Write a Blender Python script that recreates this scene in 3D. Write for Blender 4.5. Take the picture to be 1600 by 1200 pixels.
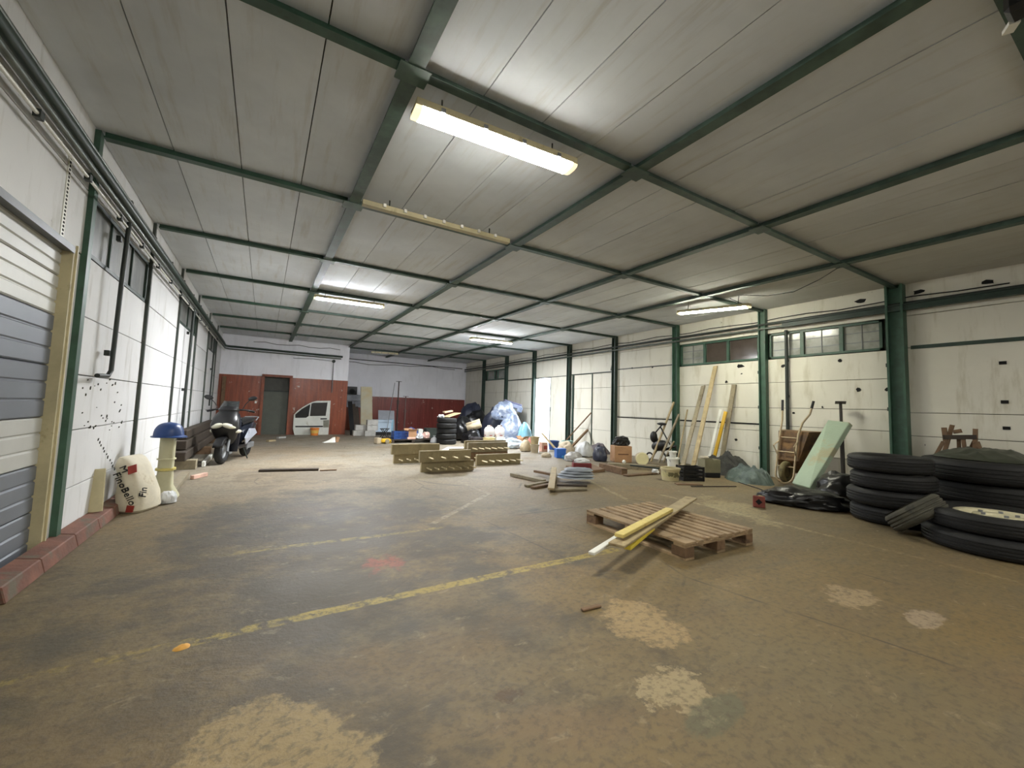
import bpy, bmesh, math, random
from mathutils import Vector, Matrix, Euler, noise
random.seed(7)
scn = bpy.context.scene
for o in list(bpy.data.objects): bpy.data.objects.remove(o)
PI = math.pi

# ---------------------------------------------------------------- camera
S = 2.1                                    # metres per roof bay
W, H = 10.111, 3.347                       # room width, height of beam undersides
YB, YB2, YF = 16.43, 19.0, -3.6            # near back wall, recessed back wall, wall behind the viewer
CAM = Vector((1.338, -0.416, 1.211))
FPX, PPX, PPY = 647.23, 800.0, 588.0       # focal length and principal point for a 1600x1200 frame
yaw, pitch, roll = math.radians(30.7494), math.radians(4.3175), math.radians(1.8182)
FW = Vector((math.sin(yaw)*math.cos(pitch), math.cos(yaw)*math.cos(pitch), math.sin(pitch)))
_r0 = Vector((math.cos(yaw), -math.sin(yaw), 0)); _u0 = _r0.cross(FW)
RT = _r0*math.cos(roll) + _u0*math.sin(roll)
UP = -_r0*math.sin(roll) + _u0*math.cos(roll)
cd = bpy.data.cameras.new('camera'); cam = bpy.data.objects.new('camera', cd)
scn.collection.objects.link(cam)
cd.sensor_fit = 'HORIZONTAL'; cd.sensor_width = 36; cd.lens = FPX/1600*36
cd.shift_x = 0.0; cd.shift_y = -12.0/1600
cd.clip_start = 0.05; cd.clip_end = 200
m = Matrix((RT, UP, -FW)).transposed().to_4x4(); m.translation = CAM
cam.matrix_world = m
scn.camera = cam

# ---------------------------------------------------------------- world and exposure
w = bpy.data.worlds.new('world'); scn.world = w; w.use_nodes = True
bg = w.node_tree.nodes['Background']
bg.inputs[0].default_value = (0.80, 0.89, 1.0, 1); bg.inputs[1].default_value = 20.0
vs = scn.view_settings
vs.view_transform = 'Standard'; vs.look = 'None'; vs.gamma = 1; vs.use_curve_mapping = False
vs.exposure = 0.2
LAMP_NEAR, LAMP_FAR, LAMP_SLIM = 104.0, 460.0, 138.0   # emission of the lit diffusers (far lamps boosted to brighten the far end)

# ---------------------------------------------------------------- pixel helpers
def ray(u, v): return FW + RT*((u-PPX)/FPX) + UP*((PPY-v)/FPX)
def F(u, v, z=0.0):
    d = ray(u, v); return CAM + d*((z-CAM.z)/d.z)
def PX(u, v, x):
    d = ray(u, v); return CAM + d*((x-CAM.x)/d.x)
def PY(u, v, y):
    d = ray(u, v); return CAM + d*((y-CAM.y)/d.y)
def mpp(P): return (Vector(P)-CAM).dot(FW)/FPX
def PV(u, v, P):                            # pixel on the upright plane through P that faces the camera
    n = Vector((FW.x, FW.y, 0)); d = ray(u, v); P = Vector(P)
    return CAM + d*((P-CAM).dot(n)/d.dot(n))

# ---------------------------------------------------------------- materials
MATS = {}
def rgb(h):                                 # sRGB 0-255 -> linear
    return tuple(((c/255)/12.92 if c/255 <= .04045 else ((c/255+.055)/1.055)**2.4) for c in h)
class NT:
    def __init__(s, name):
        s.m = bpy.data.materials.new(name); s.m.use_nodes = True
        s.t = s.m.node_tree; s.n = s.t.nodes; s.l = s.t.links
        s.b = s.n['Principled BSDF']
    def new(s, typ, **kw):
        n = s.n.new(typ)
        for k, v in kw.items(): setattr(n, k, v)
        return n
    def put(s, n, i, v):
        if isinstance(v, bpy.types.NodeSocket): s.l.new(v, n.inputs[i])
        else: n.inputs[i].default_value = v
    def math(s, op, a, b=0.0, c=0.0, clamp=False):
        n = s.new('ShaderNodeMath', operation=op, use_clamp=clamp)
        s.put(n, 0, a); s.put(n, 1, b); s.put(n, 2, c); return n.outputs[0]
    def vmath(s, op, a, b=(0, 0, 0)):
        n = s.new('ShaderNodeVectorMath', operation=op)
        s.put(n, 0, a)
        if op == 'SCALE': n.inputs['Scale'].default_value = b
        else: s.put(n, 1, b)
        return n.outputs[1] if op in ('LENGTH', 'DISTANCE', 'DOT_PRODUCT') else n.outputs[0]
    def noise(s, vec, scale, detail=4, rough=.55, dist=0.0):
        n = s.new('ShaderNodeTexNoise'); s.put(n, 'Vector', vec)
        n.inputs['Scale'].default_value = scale; n.inputs['Detail'].default_value = detail
        n.inputs['Roughness'].default_value = rough; n.inputs['Distortion'].default_value = dist
        return n.outputs[0]
    def ramp(s, f, a, b, v0=0.0, v1=1.0):
        n = s.new('ShaderNodeMapRange', interpolation_type='SMOOTHSTEP')
        s.put(n, 0, f); s.put(n, 1, a); s.put(n, 2, b); s.put(n, 3, v0); s.put(n, 4, v1); return n.outputs[0]
    def mix(s, f, a, b, blend='MIX'):
        n = s.new('ShaderNodeMix', data_type='RGBA', blend_type=blend)
        s.put(n, 0, f)
        for i, v in ((6, a), (7, b)):
            if isinstance(v, tuple) and len(v) == 3: v = v + (1,)
            s.put(n, i, v)
        return n.outputs[2]
    def obj(s):
        tc = s.new('ShaderNodeTexCoord'); oi = s.new('ShaderNodeObjectInfo')
        off = s.math('MULTIPLY', oi.outputs['Random'], 37.0)
        cb = s.new('ShaderNodeCombineXYZ'); s.put(cb, 0, off); s.put(cb, 1, off)
        return s.vmath('ADD', tc.outputs['Object'], cb.outputs[0]), oi.outputs['Random']
    def bump(s, h, strength, dist=.01):
        n = s.new('ShaderNodeBump'); n.inputs['Strength'].default_value = strength
        n.inputs['Distance'].default_value = dist; s.put(n, 'Height', h)
        s.l.new(n.outputs[0], s.b.inputs['Normal'])
def mat(name, col, rough=.6, metal=0.0, var=.18, vs=5.0, col2=None, c2at=(.55, .7), c2s=4.0, bump=0.0, bs=40.0,
        stretch=None, jitter=.12, spec=.5):
    if name in MATS: return MATS[name]
    t = NT(name); c = rgb(col); vec, rnd = t.obj()
    if stretch: vec = t.vmath('MULTIPLY', vec, stretch)
    n1 = t.noise(vec, vs, 5, .6)
    f = t.ramp(n1, .3, .7)
    colr = t.mix(f, tuple(x*(1-var) for x in c), tuple(min(1, x*(1+var)) for x in c))
    if col2:
        n2 = t.noise(vec, c2s, 6, .65, .3)
        colr = t.mix(t.ramp(n2, c2at[0], c2at[1]), colr, rgb(col2))
    if jitter:
        g = t.math('MULTIPLY_ADD', rnd, 2*jitter, 1-jitter)
        cb = t.new('ShaderNodeCombineXYZ')
        for i in range(3): t.put(cb, i, g)
        colr = t.mix(1.0, colr, cb.outputs[0], 'MULTIPLY')
    t.l.new(colr, t.b.inputs['Base Color'])
    t.put(t.b, 'Roughness', t.math('MULTIPLY_ADD', n1, .2, rough-.1, clamp=True))
    t.b.inputs['Metallic'].default_value = metal
    t.b.inputs['Specular IOR Level'].default_value = spec
    if bump: t.bump(t.noise(vec, bs, 4, .6), bump)
    MATS[name] = t.m; return t.m
def emit(name, col, strength):
    t = NT(name); t.b.inputs['Base Color'].default_value = (.8, .8, .8, 1)
    t.b.inputs['Emission Color'].default_value = (*col, 1); t.b.inputs['Emission Strength'].default_value = strength
    MATS[name] = t.m; return t.m

# ---------------------------------------------------------------- mesh builder
ZV = Vector((0, 0, 1))
class MB:
    def __init__(s): s.v = []; s.f = []
    def add(s, vs, fs):
        k = len(s.v); s.v += [Vector(x) for x in vs]; s.f += [tuple(i+k for i in f) for f in fs]; return s
    def box(s, c, d, R=None):
        c = Vector(c); h = [x/2 for x in d]
        P = [Vector((x*h[0], y*h[1], z*h[2])) for x in (-1, 1) for y in (-1, 1) for z in (-1, 1)]
        if R is not None:
            R = R if isinstance(R, Matrix) else Euler(R).to_matrix(); P = [R @ q for q in P]
        return s.add([c+q for q in P], [(0, 1, 3, 2), (4, 6, 7, 5), (0, 4, 5, 1), (2, 3, 7, 6), (0, 2, 6, 4), (1, 5, 7, 3)])
    def bx(s, a, b):                        # box between two corners
        a = Vector(a); b = Vector(b); return s.box((a+b)/2, [abs(x) for x in (b-a)])
    def frame(s, p0, p1, up=ZV):
        d = (Vector(p1)-Vector(p0)); L = d.length; d.normalize(); up = Vector(up)
        if abs(d.dot(up)) > .98: up = Vector((1, 0, 0))
        x = up.cross(d).normalized(); y = d.cross(x)
        return d, x, y, L
    def bar(s, p0, p1, w_, h_, up=ZV):      # w_ across, h_ along up
        d, x, y, L = s.frame(p0, p1, up); p0 = Vector(p0); p1 = Vector(p1)
        V = [p+x*a*w_/2+y*b*h_/2 for p in (p0, p1) for a, b in ((-1, -1), (1, -1), (1, 1), (-1, 1))]
        return s.add(V, [(0, 1, 2, 3), (7, 6, 5, 4), (0, 4, 5, 1), (1, 5, 6, 2), (2, 6, 7, 3), (3, 7, 4, 0)])
    def cyl(s, p0, p1, r0, r1=None, n=12, cap=True):
        r1 = r0 if r1 is None else r1
        d, x, y, L = s.frame(p0, p1); p0 = Vector(p0); p1 = Vector(p1)
        cs = [(math.cos(2*PI*i/n), math.sin(2*PI*i/n)) for i in range(n)]
        V = [p0+(x*a+y*b)*r0 for a, b in cs] + [p1+(x*a+y*b)*r1 for a, b in cs]
        fs = [(i, (i+1) % n, n+(i+1) % n, n+i) for i in range(n)]
        if cap: fs += [tuple(range(n-1, -1, -1)), tuple(range(n, 2*n))]
        return s.add(V, fs)
    def tube(s, pts, r, n=8, closed=False):
        pts = [Vector(p) for p in pts]; N = len(pts); V = []; fs = []; px = None
        for i, p in enumerate(pts):
            a = pts[i-1] if (i > 0 or closed) else p; b = pts[(i+1) % N] if (i < N-1 or closed) else p
            d = (b-a).normalized()
            if px is None:
                up = ZV if abs(d.z) < .95 else Vector((1, 0, 0)); px = up.cross(d).normalized()
            px = (px-d*px.dot(d)).normalized(); py = d.cross(px)
            rr = r[i] if isinstance(r, (list, tuple)) else r
            V += [p+(px*math.cos(2*PI*k/n)+py*math.sin(2*PI*k/n))*rr for k in range(n)]
        for i in range(N if closed else N-1):
            j = (i+1) % N
            fs += [(i*n+k, i*n+(k+1) % n, j*n+(k+1) % n, j*n+k) for k in range(n)]
        if not closed: fs += [tuple(range(n-1, -1, -1)), tuple(range((N-1)*n, N*n))]
        return s.add(V, fs)
    def lathe(s, prof, n=32, o=(0, 0, 0), R=None, closed=False, sq=None):
        o = Vector(o); V = []; k = len(prof)
        for i in range(n):
            a = 2*PI*i/n; c, sn = math.cos(a), math.sin(a)
            for r, z in prof:
                q = Vector((r*c, r*sn*(sq or 1), z)); V.append(o+(R @ q if R is not None else q))
        fs = []
        for i in range(n):
            j = (i+1) % n
            for t in range(k if closed else k-1):
                u = (t+1) % k; fs.append((i*k+t, j*k+t, j*k+u, i*k+u))
        if not closed:
            if prof[0][0] > 1e-4: fs.append(tuple(i*k for i in range(n-1, -1, -1)))
            if prof[-1][0] > 1e-4: fs.append(tuple(i*k+k-1 for i in range(n)))
        return s.add(V, fs)
    def prism(s, poly, d, fn):              # polygon (a,b) pushed through fn(a,b,c) at c=0 and c=d
        n = len(poly); V = [fn(a, b, 0) for a, b in poly]+[fn(a, b, d) for a, b in poly]
        fs = [tuple(range(n)), tuple(range(2*n-1, n-1, -1))]+[(i, n+i, n+(i+1) % n, (i+1) % n) for i in range(n)]
        return s.add(V, fs)
    def slab4(s, a, b, c, d, th):           # four corners, thickness along the normal away from the viewer
        a, b, c, d = map(Vector, (a, b, c, d)); n = (b-a).cross(d-a).normalized()
        if n.dot(a-CAM) < 0: n = -n
        V = [a, b, c, d]+[q+n*th for q in (a, b, c, d)]
        return s.add(V, [(0, 1, 2, 3), (7, 6, 5, 4), (0, 4, 5, 1), (1, 5, 6, 2), (2, 6, 7, 3), (3, 7, 4, 0)])
    def build(s, name, mt, parent=None, smooth=False, bevel=0.0, loc=None, rz=0.0, data=None):
        me = bpy.data.meshes.new(name); me.from_pydata([tuple(q) for q in s.v], [], s.f); me.update()
        b = bmesh.new(); b.from_mesh(me); bmesh.ops.recalc_face_normals(b, faces=b.faces)
        if bevel: bmesh.ops.bevel(b, geom=b.edges[:], offset=bevel, segments=1, affect='EDGES', clamp_overlap=True)
        b.to_mesh(me); b.free()
        if smooth:
            for p_ in me.polygons: p_.use_smooth = True
            try: me.set_sharp_from_angle(angle=math.radians(40))
            except Exception: pass
        me.materials.append(mt)
        o = bpy.data.objects.new(name, me); scn.collection.objects.link(o)
        if parent: o.parent = parent
        if loc is not None: o.location = loc
        if rz: o.rotation_euler.z = rz
        return o
def copy_part(src, parent, loc=None, rot=None):
    o = src.copy(); scn.collection.objects.link(o); o.parent = parent
    if loc is not None: o.location = loc
    if rot is not None: o.rotation_euler = rot
    return o
def copy_tree(o, parent=None):
    c = o.copy(); scn.collection.objects.link(c); c.parent = parent
    for ch in [x for x in bpy.data.objects if x.parent == o]: copy_tree(ch, c)
    return c
def tag(o, label=None, cat=None, group=None, kind=None):
    for k, v in (('label', label), ('category', cat), ('group', group), ('kind', kind)):
        if v: o[k] = v
    return o
def T(name, label, cat, loc=(0, 0, 0), rz=0.0, group=None, kind=None):
    o = bpy.data.objects.new(name, None); scn.collection.objects.link(o); o.empty_display_size = .1
    o.location = loc; o.rotation_euler.z = rz
    return tag(o, label, cat, group, kind)
def box_in(c, d, R=None): return MB().box(c, d, R)

def blob(rx, ry, rz, seed, amp=.16, freq=1.6, sub=4, ridge=.6, flat=.25):
    """soft heaped sack: displaced sphere with a flattened foot, base at z = 0"""
    b = bmesh.new(); bmesh.ops.create_icosphere(b, subdivisions=sub, radius=1)
    so = Vector((seed*3.1, seed*1.7, seed*.9)); V = []
    for v in b.verts:
        d = v.co.normalized()
        n1 = noise.fractal(d*freq+so, 1.0, 2.0, 4)
        n2 = 1-abs(noise.noise(d*freq*2.3+so*2))*2
        r = 1+amp*(n1+ridge*n2*.5)
        q = d*r; z = q.z
        if z < -flat: z = -flat-(abs(z)-flat)*.12
        V.append(Vector((q.x*rx, q.y*ry, (z+flat)*rz)))
    zmin = min(q.z for q in V)
    fs = [tuple(v.index for v in f.verts) for f in b.faces]; b.free()
    mb = MB(); mb.add([q-Vector((0, 0, zmin)) for q in V], fs); return mb
def heap(lx, ly, h, seed, nx=46, ny=34, fold=.5, ff=3.0, ex=2.4, an=1.0):
    """crumpled sheet heap over an oval footprint with a skirt to the floor"""
    mb = MB(); V = []; so = Vector((seed*2.3, seed*4.1, 0))
    for j in range(ny+1):
        for i in range(nx+1):
            a, b = 2*i/nx-1, 2*j/ny-1
            x = a*math.sqrt(1-b*b/2); y = b*math.sqrt(1-a*a/2); r = min(1, math.hypot(x, y))
            q = Vector((x*1.3, y*1.3, 0))+so
            wob = 1+.16*noise.noise(q*1.3+Vector((9, 2, 0)))
            base = (1-r**ex)
            qa = Vector((q.x/an, q.y*an, 0)); f1 = 1-abs(noise.noise(qa*ff))*2.0; f2 = noise.fractal(qa*ff*1.7, 1, 2, 3)
            z = h*base*(.62+.38*noise.noise(q*1.1+Vector((3, 7, 0)))+fold*(.38*f1+.2*f2))
            V.append((x*lx/2*wob, y*ly/2*wob, max(0.004, z) if r < .995 else 0))
    fs = [(j*(nx+1)+i, j*(nx+1)+i+1, (j+1)*(nx+1)+i+1, (j+1)*(nx+1)+i) for j in range(ny) for i in range(nx)]
    mb.add(V, fs); return mb
def text_mb(s, size, depth=.002):
    cu = bpy.data.curves.new('t', 'FONT'); cu.body = s; cu.size = size; cu.extrude = depth; cu.resolution_u = 2
    cu.align_x = 'CENTER'; cu.align_y = 'CENTER'
    o = bpy.data.objects.new('t', cu); scn.collection.objects.link(o)
    dg = bpy.context.evaluated_depsgraph_get(); me = bpy.data.meshes.new_from_object(o.evaluated_get(dg))
    mb = MB(); mb.add([v.co.copy() for v in me.vertices], [tuple(p_.vertices) for p_ in me.polygons])
    bpy.data.objects.remove(o); bpy.data.curves.remove(cu); bpy.data.meshes.remove(me); return mb

# ---------------------------------------------------------------- surface materials
def wall_white(name, base, grime, specks=True):
    t = NT(name); geo = t.new('ShaderNodeNewGeometry'); P = geo.outputs['Position']
    n1 = t.noise(P, 1.3, 5, .6); n2 = t.noise(P, 9.0, 6, .7)
    st = t.noise(t.vmath('MULTIPLY', P, (3.0, 3.0, .5)), 2.0, 5, .65)
    c = t.mix(t.ramp(n1, .3, .7), tuple(x*.93 for x in rgb(base)), rgb(base))
    c = t.mix(t.math('MULTIPLY', t.ramp(st, .52, .72), .45 if specks else .16), c, rgb(grime))
    c = t.mix(t.math('MULTIPLY', t.ramp(n2, .62, .8), .35), c, rgb(grime))
    if specks:
        sp = t.noise(t.vmath('MULTIPLY', P, (1, 1, .6)), 17.0, 3, .5, .8)
        area = t.ramp(t.noise(P, .9, 2, .5), .5, .62)
        c = t.mix(t.math('MULTIPLY', t.ramp(sp, .73, .76), area), c, rgb((58, 56, 50)))
    t.l.new(c, t.b.inputs['Base Color']); t.b.inputs['Roughness'].default_value = .7
    t.bump(n2, .25, .01); MATS[name] = t.m; return t.m
M_WL = wall_white('wall_left_paint', (214, 214, 214), (150, 146, 132))
M_WR = wall_white('wall_right_paint', (212, 209, 196), (160, 152, 124))
M_WB = wall_white('wall_back_paint', (242, 242, 248), (150, 150, 148), False)
M_JOINT = mat('joint_dark', (62, 62, 54), .9)
M_GREEN = mat('green_steel', (40, 58, 49), .5, 0, .25, 8, (72, 62, 44), (.66, .78), 9)
M_GREENL = mat('green_steel_bright', (50, 80, 64), .45, 0, .2, 8, (40, 52, 42), (.6, .75), 7)
M_POSTG = mat('post_grey_green', (66, 74, 67), .55, 0, .25, 7, (96, 92, 80), (.6, .75), 9)
M_BEAM = mat('roof_beam_paint', (64, 84, 74), .55, 0, .3, 7, (120, 122, 112), (.68, .76), 12)
M_PIPE = mat('pipe_steel', (92, 98, 92), .4, .5, .25, 8)
M_PIPED = mat('pipe_dark', (44, 50, 46), .5, .2, .25, 8)
M_CABLE = mat('cable_black', (24, 24, 24), .6)
M_BLACK = mat('black_plastic', (16, 16, 17), .45)
M_HOLE = mat('hole_black', (12, 12, 11), .9)
M_WHITEPL = mat('white_plastic', (222, 222, 214), .4, 0, .06)
M_CREAM = mat('cream_frame', (188, 178, 142), .55, 0, .12, 5, (140, 126, 92), (.6, .75), 6)
M_GREY = mat('grey_metal', (120, 122, 124), .5, .3)

def ceiling_mat():
    t = NT('ceiling_sheet'); geo = t.new('ShaderNodeNewGeometry'); P = geo.outputs['Position']
    oi = t.new('ShaderNodeObjectInfo')
    n1 = t.noise(P, 1.1, 5, .6); st = t.noise(t.vmath('MULTIPLY', P, (6.0, .5, 1)), 2.0, 5, .65)
    c = t.mix(t.ramp(n1, .3, .7), rgb((204, 209, 214)), rgb((220, 225, 229)))
    c = t.mix(t.math('MULTIPLY', t.ramp(st, .5, .75), .5), c, rgb((184, 181, 172)))
    sx = t.new('ShaderNodeSeparateXYZ'); t.put(sx, 0, P)
    brown_corner = t.math('MULTIPLY', t.ramp(sx.outputs[0], 4.0, 9.0), t.ramp(sx.outputs[1], 7.0, 2.0))  # browner towards the right wall and the near end
    c = t.mix(t.math('MULTIPLY', brown_corner, .55), c, rgb((170, 162, 138)))
    g = t.math('MULTIPLY_ADD', oi.outputs['Random'], .1, .93)
    cb = t.new('ShaderNodeCombineXYZ')
    for i in range(3): t.put(cb, i, g)
    c = t.mix(1.0, c, cb.outputs[0], 'MULTIPLY')
    t.l.new(c, t.b.inputs['Base Color']); t.b.inputs['Roughness'].default_value = .85; t.b.inputs['Specular IOR Level'].default_value = .15
    t.bump(t.noise(P, 14, 4, .6), .12, .01); MATS['ceiling'] = t.m; return t.m
M_CEIL = ceiling_mat()

def waist_mat():                             # brown-red painted dado, streaky and chipped, slightly glossy
    t = NT('dado_paint'); geo = t.new('ShaderNodeNewGeometry'); P = geo.outputs['Position']
    st = t.noise(t.vmath('MULTIPLY', P, (9.0, 9.0, .6)), 1.6, 5, .65)
    c = t.mix(t.ramp(st, .3, .7), rgb((116, 54, 32)), rgb((148, 74, 44)))
    sx = t.new('ShaderNodeSeparateXYZ'); t.put(sx, 0, P)
    c = t.mix(t.ramp(sx.outputs[0], 4.2, 6.6), c, t.mix(t.ramp(st, .3, .7), rgb((116, 50, 44)), rgb((140, 66, 58))))
    ch = t.noise(P, 5.5, 6, .7)
    c = t.mix(t.ramp(ch, .645, .665), c, rgb((190, 172, 156)))
    t.l.new(c, t.b.inputs['Base Color']); t.b.inputs['Roughness'].default_value = .33
    t.bump(t.noise(P, 6, 3, .5), .3, .02); return t.m
M_WAIST = waist_mat()

def floor_mat():
    t = NT('floor_concrete'); geo = t.new('ShaderNodeNewGeometry'); P = geo.outputs['Position']
    n_big = t.noise(P, .45, 4, .55); n_mid = t.noise(P, 1.9, 6, .65, .4); n_fine = t.noise(P, 26, 5, .65)
    n_st = t.noise(t.vmath('MULTIPLY', P, (1.0, 3.2, 1)), 1.4, 6, .7, .5)
    sx = t.new('ShaderNodeSeparateXYZ'); t.put(sx, 0, P)       # graded by depth: dusty far, grimy near, with part of the brightness painted in
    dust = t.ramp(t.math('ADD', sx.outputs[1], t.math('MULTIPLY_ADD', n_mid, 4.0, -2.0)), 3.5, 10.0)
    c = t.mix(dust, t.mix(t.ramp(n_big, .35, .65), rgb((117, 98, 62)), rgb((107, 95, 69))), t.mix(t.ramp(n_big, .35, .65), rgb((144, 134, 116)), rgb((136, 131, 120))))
    c = t.mix(t.math('MULTIPLY', t.ramp(n_mid, .45, .72), .6), c, rgb((106, 90, 66)))
    c = t.mix(t.math('MULTIPLY', t.ramp(n_st, .52, .7), .55), c, rgb((98, 88, 70)))
    c = t.mix(t.math('MULTIPLY', t.ramp(t.noise(P, 3.3, 6, .7), .6, .75), .5), c, rgb((140, 122, 90)))
    c = t.mix(t.math('MULTIPLY', t.ramp(t.noise(P, .7, 4, .6, .6), .56, .72), .5), c, rgb((122, 94, 66)))
    def rel(cpt): return t.vmath('SUBTRACT', P, tuple(cpt))
    def ell(cu, cv, au, av, bu, bv, col, k=1.0, soft=.25, rag=.7, ns=2.6):
        C0 = F(cu, cv); a = F(au, av)-C0; b = F(bu, bv)-C0; det = a.x*b.y-a.y*b.x
        r = rel(C0)
        s1 = t.vmath('DOT_PRODUCT', r, (b.y/det, -b.x/det, 0)); s2 = t.vmath('DOT_PRODUCT', r, (-a.y/det, a.x/det, 0))
        L = t.math('SQRT', t.math('ADD', t.math('MULTIPLY', s1, s1), t.math('MULTIPLY', s2, s2)))
        L = t.math('ADD', L, t.math('MULTIPLY_ADD', t.noise(P, ns, 6, .7), rag*5, -rag*2.5))
        nonlocal c
        c = t.mix(t.math('MULTIPLY', t.ramp(L, 1.0, 1.0-soft), k), c, rgb(col))
    def line(u0, v0, u1, v1, wd, col, k=1.0, wear=(.38, .55)):
        A = F(u0, v0); B = F(u1, v1); d = (B-A); Ln = d.length; d.normalize(); n = Vector((-d.y, d.x, 0))
        r = rel(A); al = t.vmath('DOT_PRODUCT', r, tuple(d)); ac = t.vmath('DOT_PRODUCT', r, tuple(n))
        wob = t.math('MULTIPLY_ADD', t.noise(P, 5, 4, .6), .03, -.015)
        ac = t.math('ABSOLUTE', t.math('ADD', ac, wob))
        mk = t.math('MULTIPLY', t.ramp(ac, wd/2+.008, wd/2-.008), t.math('MULTIPLY', t.ramp(al, -.03, .03), t.ramp(al, Ln+.03, Ln-.03)))
        mk = t.math('MULTIPLY', mk, t.ramp(t.noise(P, 9, 5, .7), wear[0], wear[1]))
        nonlocal c
        c = t.mix(t.math('MULTIPLY', mk, k), c, rgb(col))
    ell(540, 850, 800, 790, 470, 760, (58, 56, 49), .75, .8, .8, 1.5)
    ell(430, 800, 560, 775, 420, 770, (56, 52, 44), .6, .6, .8, 2)
    ell(250, 1080, 420, 1030, 200, 1190, (84, 72, 52), .6, .7, .8, 1.6)
    ell(700, 1010, 900, 960, 690, 1080, (112, 92, 60), .5, .8, .7, 1.4)
    ell(880, 1130, 1040, 1120, 860, 1190, (118, 96, 66), .5, .8, .7, 1.6)
    ell(425, 1168, 565, 1140, 400, 1095, (150, 130, 88), .8, .25, .55, 3.2)
    ell(1003, 968, 1066, 976, 985, 936, (152, 130, 92), .85, .2, .4, 5)
    ell(1058, 1080, 1114, 1086, 1050, 1046, (156, 140, 106), .8, .2, .7, 6)
    ell(1120, 1112, 1170, 1105, 1110, 1150, (88, 88, 68), .7, .3, .4, 4)
    ell(1332, 932, 1378, 941, 1335, 915, (152, 132, 100), .8, .25, .6, 5)
    ell(1445, 966, 1477, 970, 1448, 951, (150, 132, 108), .85, .15, .4, 5)
    ell(604, 880, 640, 876, 600, 867, (146, 80, 60), .7, .6, .8, 6)
    ell(797, 1084, 822, 1084, 795, 1100, (74, 54, 34), .7, .5, .8, 8)
    ell(1150, 795, 1210, 805, 1120, 775, (160, 146, 106), .6, .5, .6, 3)
    ell(440, 705, 560, 705, 440, 730, (140, 122, 98), .6, .8, .6, 1.4)
    ell(470, 740, 600, 735, 470, 760, (70, 56, 42), .4, .6, .8, 2.4)
    Y = (156, 138, 66)
    line(-80, 1088, 300, 1003, .085, Y, .55, (.46, .62))
    line(300, 1003, 520, 953, .085, Y, .8, (.42, .55))
    line(480, 962, 965, 858, .085, Y, .88, (.36, .54))
    line(350, 866, 600, 836, .075, Y, .7, (.4, .6))
    line(600, 836, 690, 824, .07, Y, .6, (.42, .6))
    line(676, 818, 764, 771, .07, (150, 140, 112), .7, (.36, .6))
    line(764, 771, 716, 752, .07, (150, 140, 112), .5, (.4, .6))
    line(915, 748, 985, 783, .07, (158, 146, 110), .7, (.36, .6))
    line(1032, 773, 1300, 838, .07, (164, 150, 112), .75, (.36, .6))
    line(1300, 838, 1600, 912, .07, (150, 136, 100), .45, (.42, .62))
    line(800, 806, 920, 790, .02, (60, 56, 48), .8, (.3, .4))
    line(760, 815, 880, 870, .016, (62, 56, 48), .7, (.35, .45))
    # grit, pits and wavy scuffs
    n8 = t.noise(t.vmath('MULTIPLY', P, (1.0, 1.9, 1)), 7.0, 6, .7, .7)
    c = t.mix(t.math('MULTIPLY', t.ramp(n8, .54, .68), .5), c, rgb((80, 70, 52)))
    c = t.mix(t.math('MULTIPLY', t.ramp(n8, .42, .3), .4), c, rgb((154, 140, 110)))
    vo = t.new('ShaderNodeTexVoronoi', feature='DISTANCE_TO_EDGE'); t.put(vo, 'Vector', t.vmath('ADD', P, t.vmath('SCALE', t.new('ShaderNodeTexNoise').outputs[1], .6))); vo.inputs['Scale'].default_value = .55
    crk = t.math('MULTIPLY', t.ramp(vo.outputs[0], .006, .002), t.ramp(t.noise(P, .8, 3, .6), .5, .6))
    c = t.mix(t.math('MULTIPLY', crk, .7), c, rgb((58, 52, 42)))
    c = t.mix(t.math('MULTIPLY', t.ramp(n_fine, .46, .66), .6), c, rgb((80, 71, 55)))
    c = t.mix(t.ramp(t.noise(P, 11, 2, .5, .3), .775, .79), c, rgb((190, 180, 156)))
    t.l.new(c, t.b.inputs['Base Color'])
    t.put(t.b, 'Roughness', t.math('MULTIPLY_ADD', n_mid, .3, .48))
    hgt = t.math('ADD', t.math('MULTIPLY', n_fine, .5), n_mid)
    t.bump(hgt, .6, .015); return t.m
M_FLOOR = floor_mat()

# ---------------------------------------------------------------- room shell
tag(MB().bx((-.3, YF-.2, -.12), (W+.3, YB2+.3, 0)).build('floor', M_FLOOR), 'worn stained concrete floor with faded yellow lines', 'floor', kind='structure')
ceil = tag(MB().bx((-.2, YF-.2, H+.085), (W+.2, YB2+.2, H+.2)).build('ceiling', M_JOINT), 'flat ceiling of grey-white sheets between green steel beams', 'ceiling', kind='structure')
DX = W/5
rows = [(S*j, S*(j+1)) for j in range(-2, 9)]
sheet = None
for (y0, y1) in rows:
    y1 = min(y1, YB2)
    for i in range(5):
        if y0 > YB and i < 2: continue
        for k in range(4):
            x0 = i*DX+k*DX/4; x1 = x0+DX/4
            z = H+.05+random.uniform(-.003, .003)
            MB().bx((x0+.004, y0+.004, z), (x1-.004, y1-.004, z+.035)).build('ceiling_sheet', M_CEIL, ceil)
def ibeam(p0, p1, wd, ht, th=.012):
    mb = MB(); p0 = Vector(p0); p1 = Vector(p1)
    for dz in (-ht/2+th/2, ht/2-th/2): mb.bar(p0+ZV*dz, p1+ZV*dz, wd, th)
    mb.bar(p0, p1, th, ht-2*th); return mb
for i in range(1, 5):                        # beams along the hall, then the cross beams between them
    x = i*DX; ibeam((x, YF, H+.03), (x, YB if i <= 2 else YB2, H+.03), .105, .1).build('roof_beam', M_BEAM, ceil)
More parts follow.
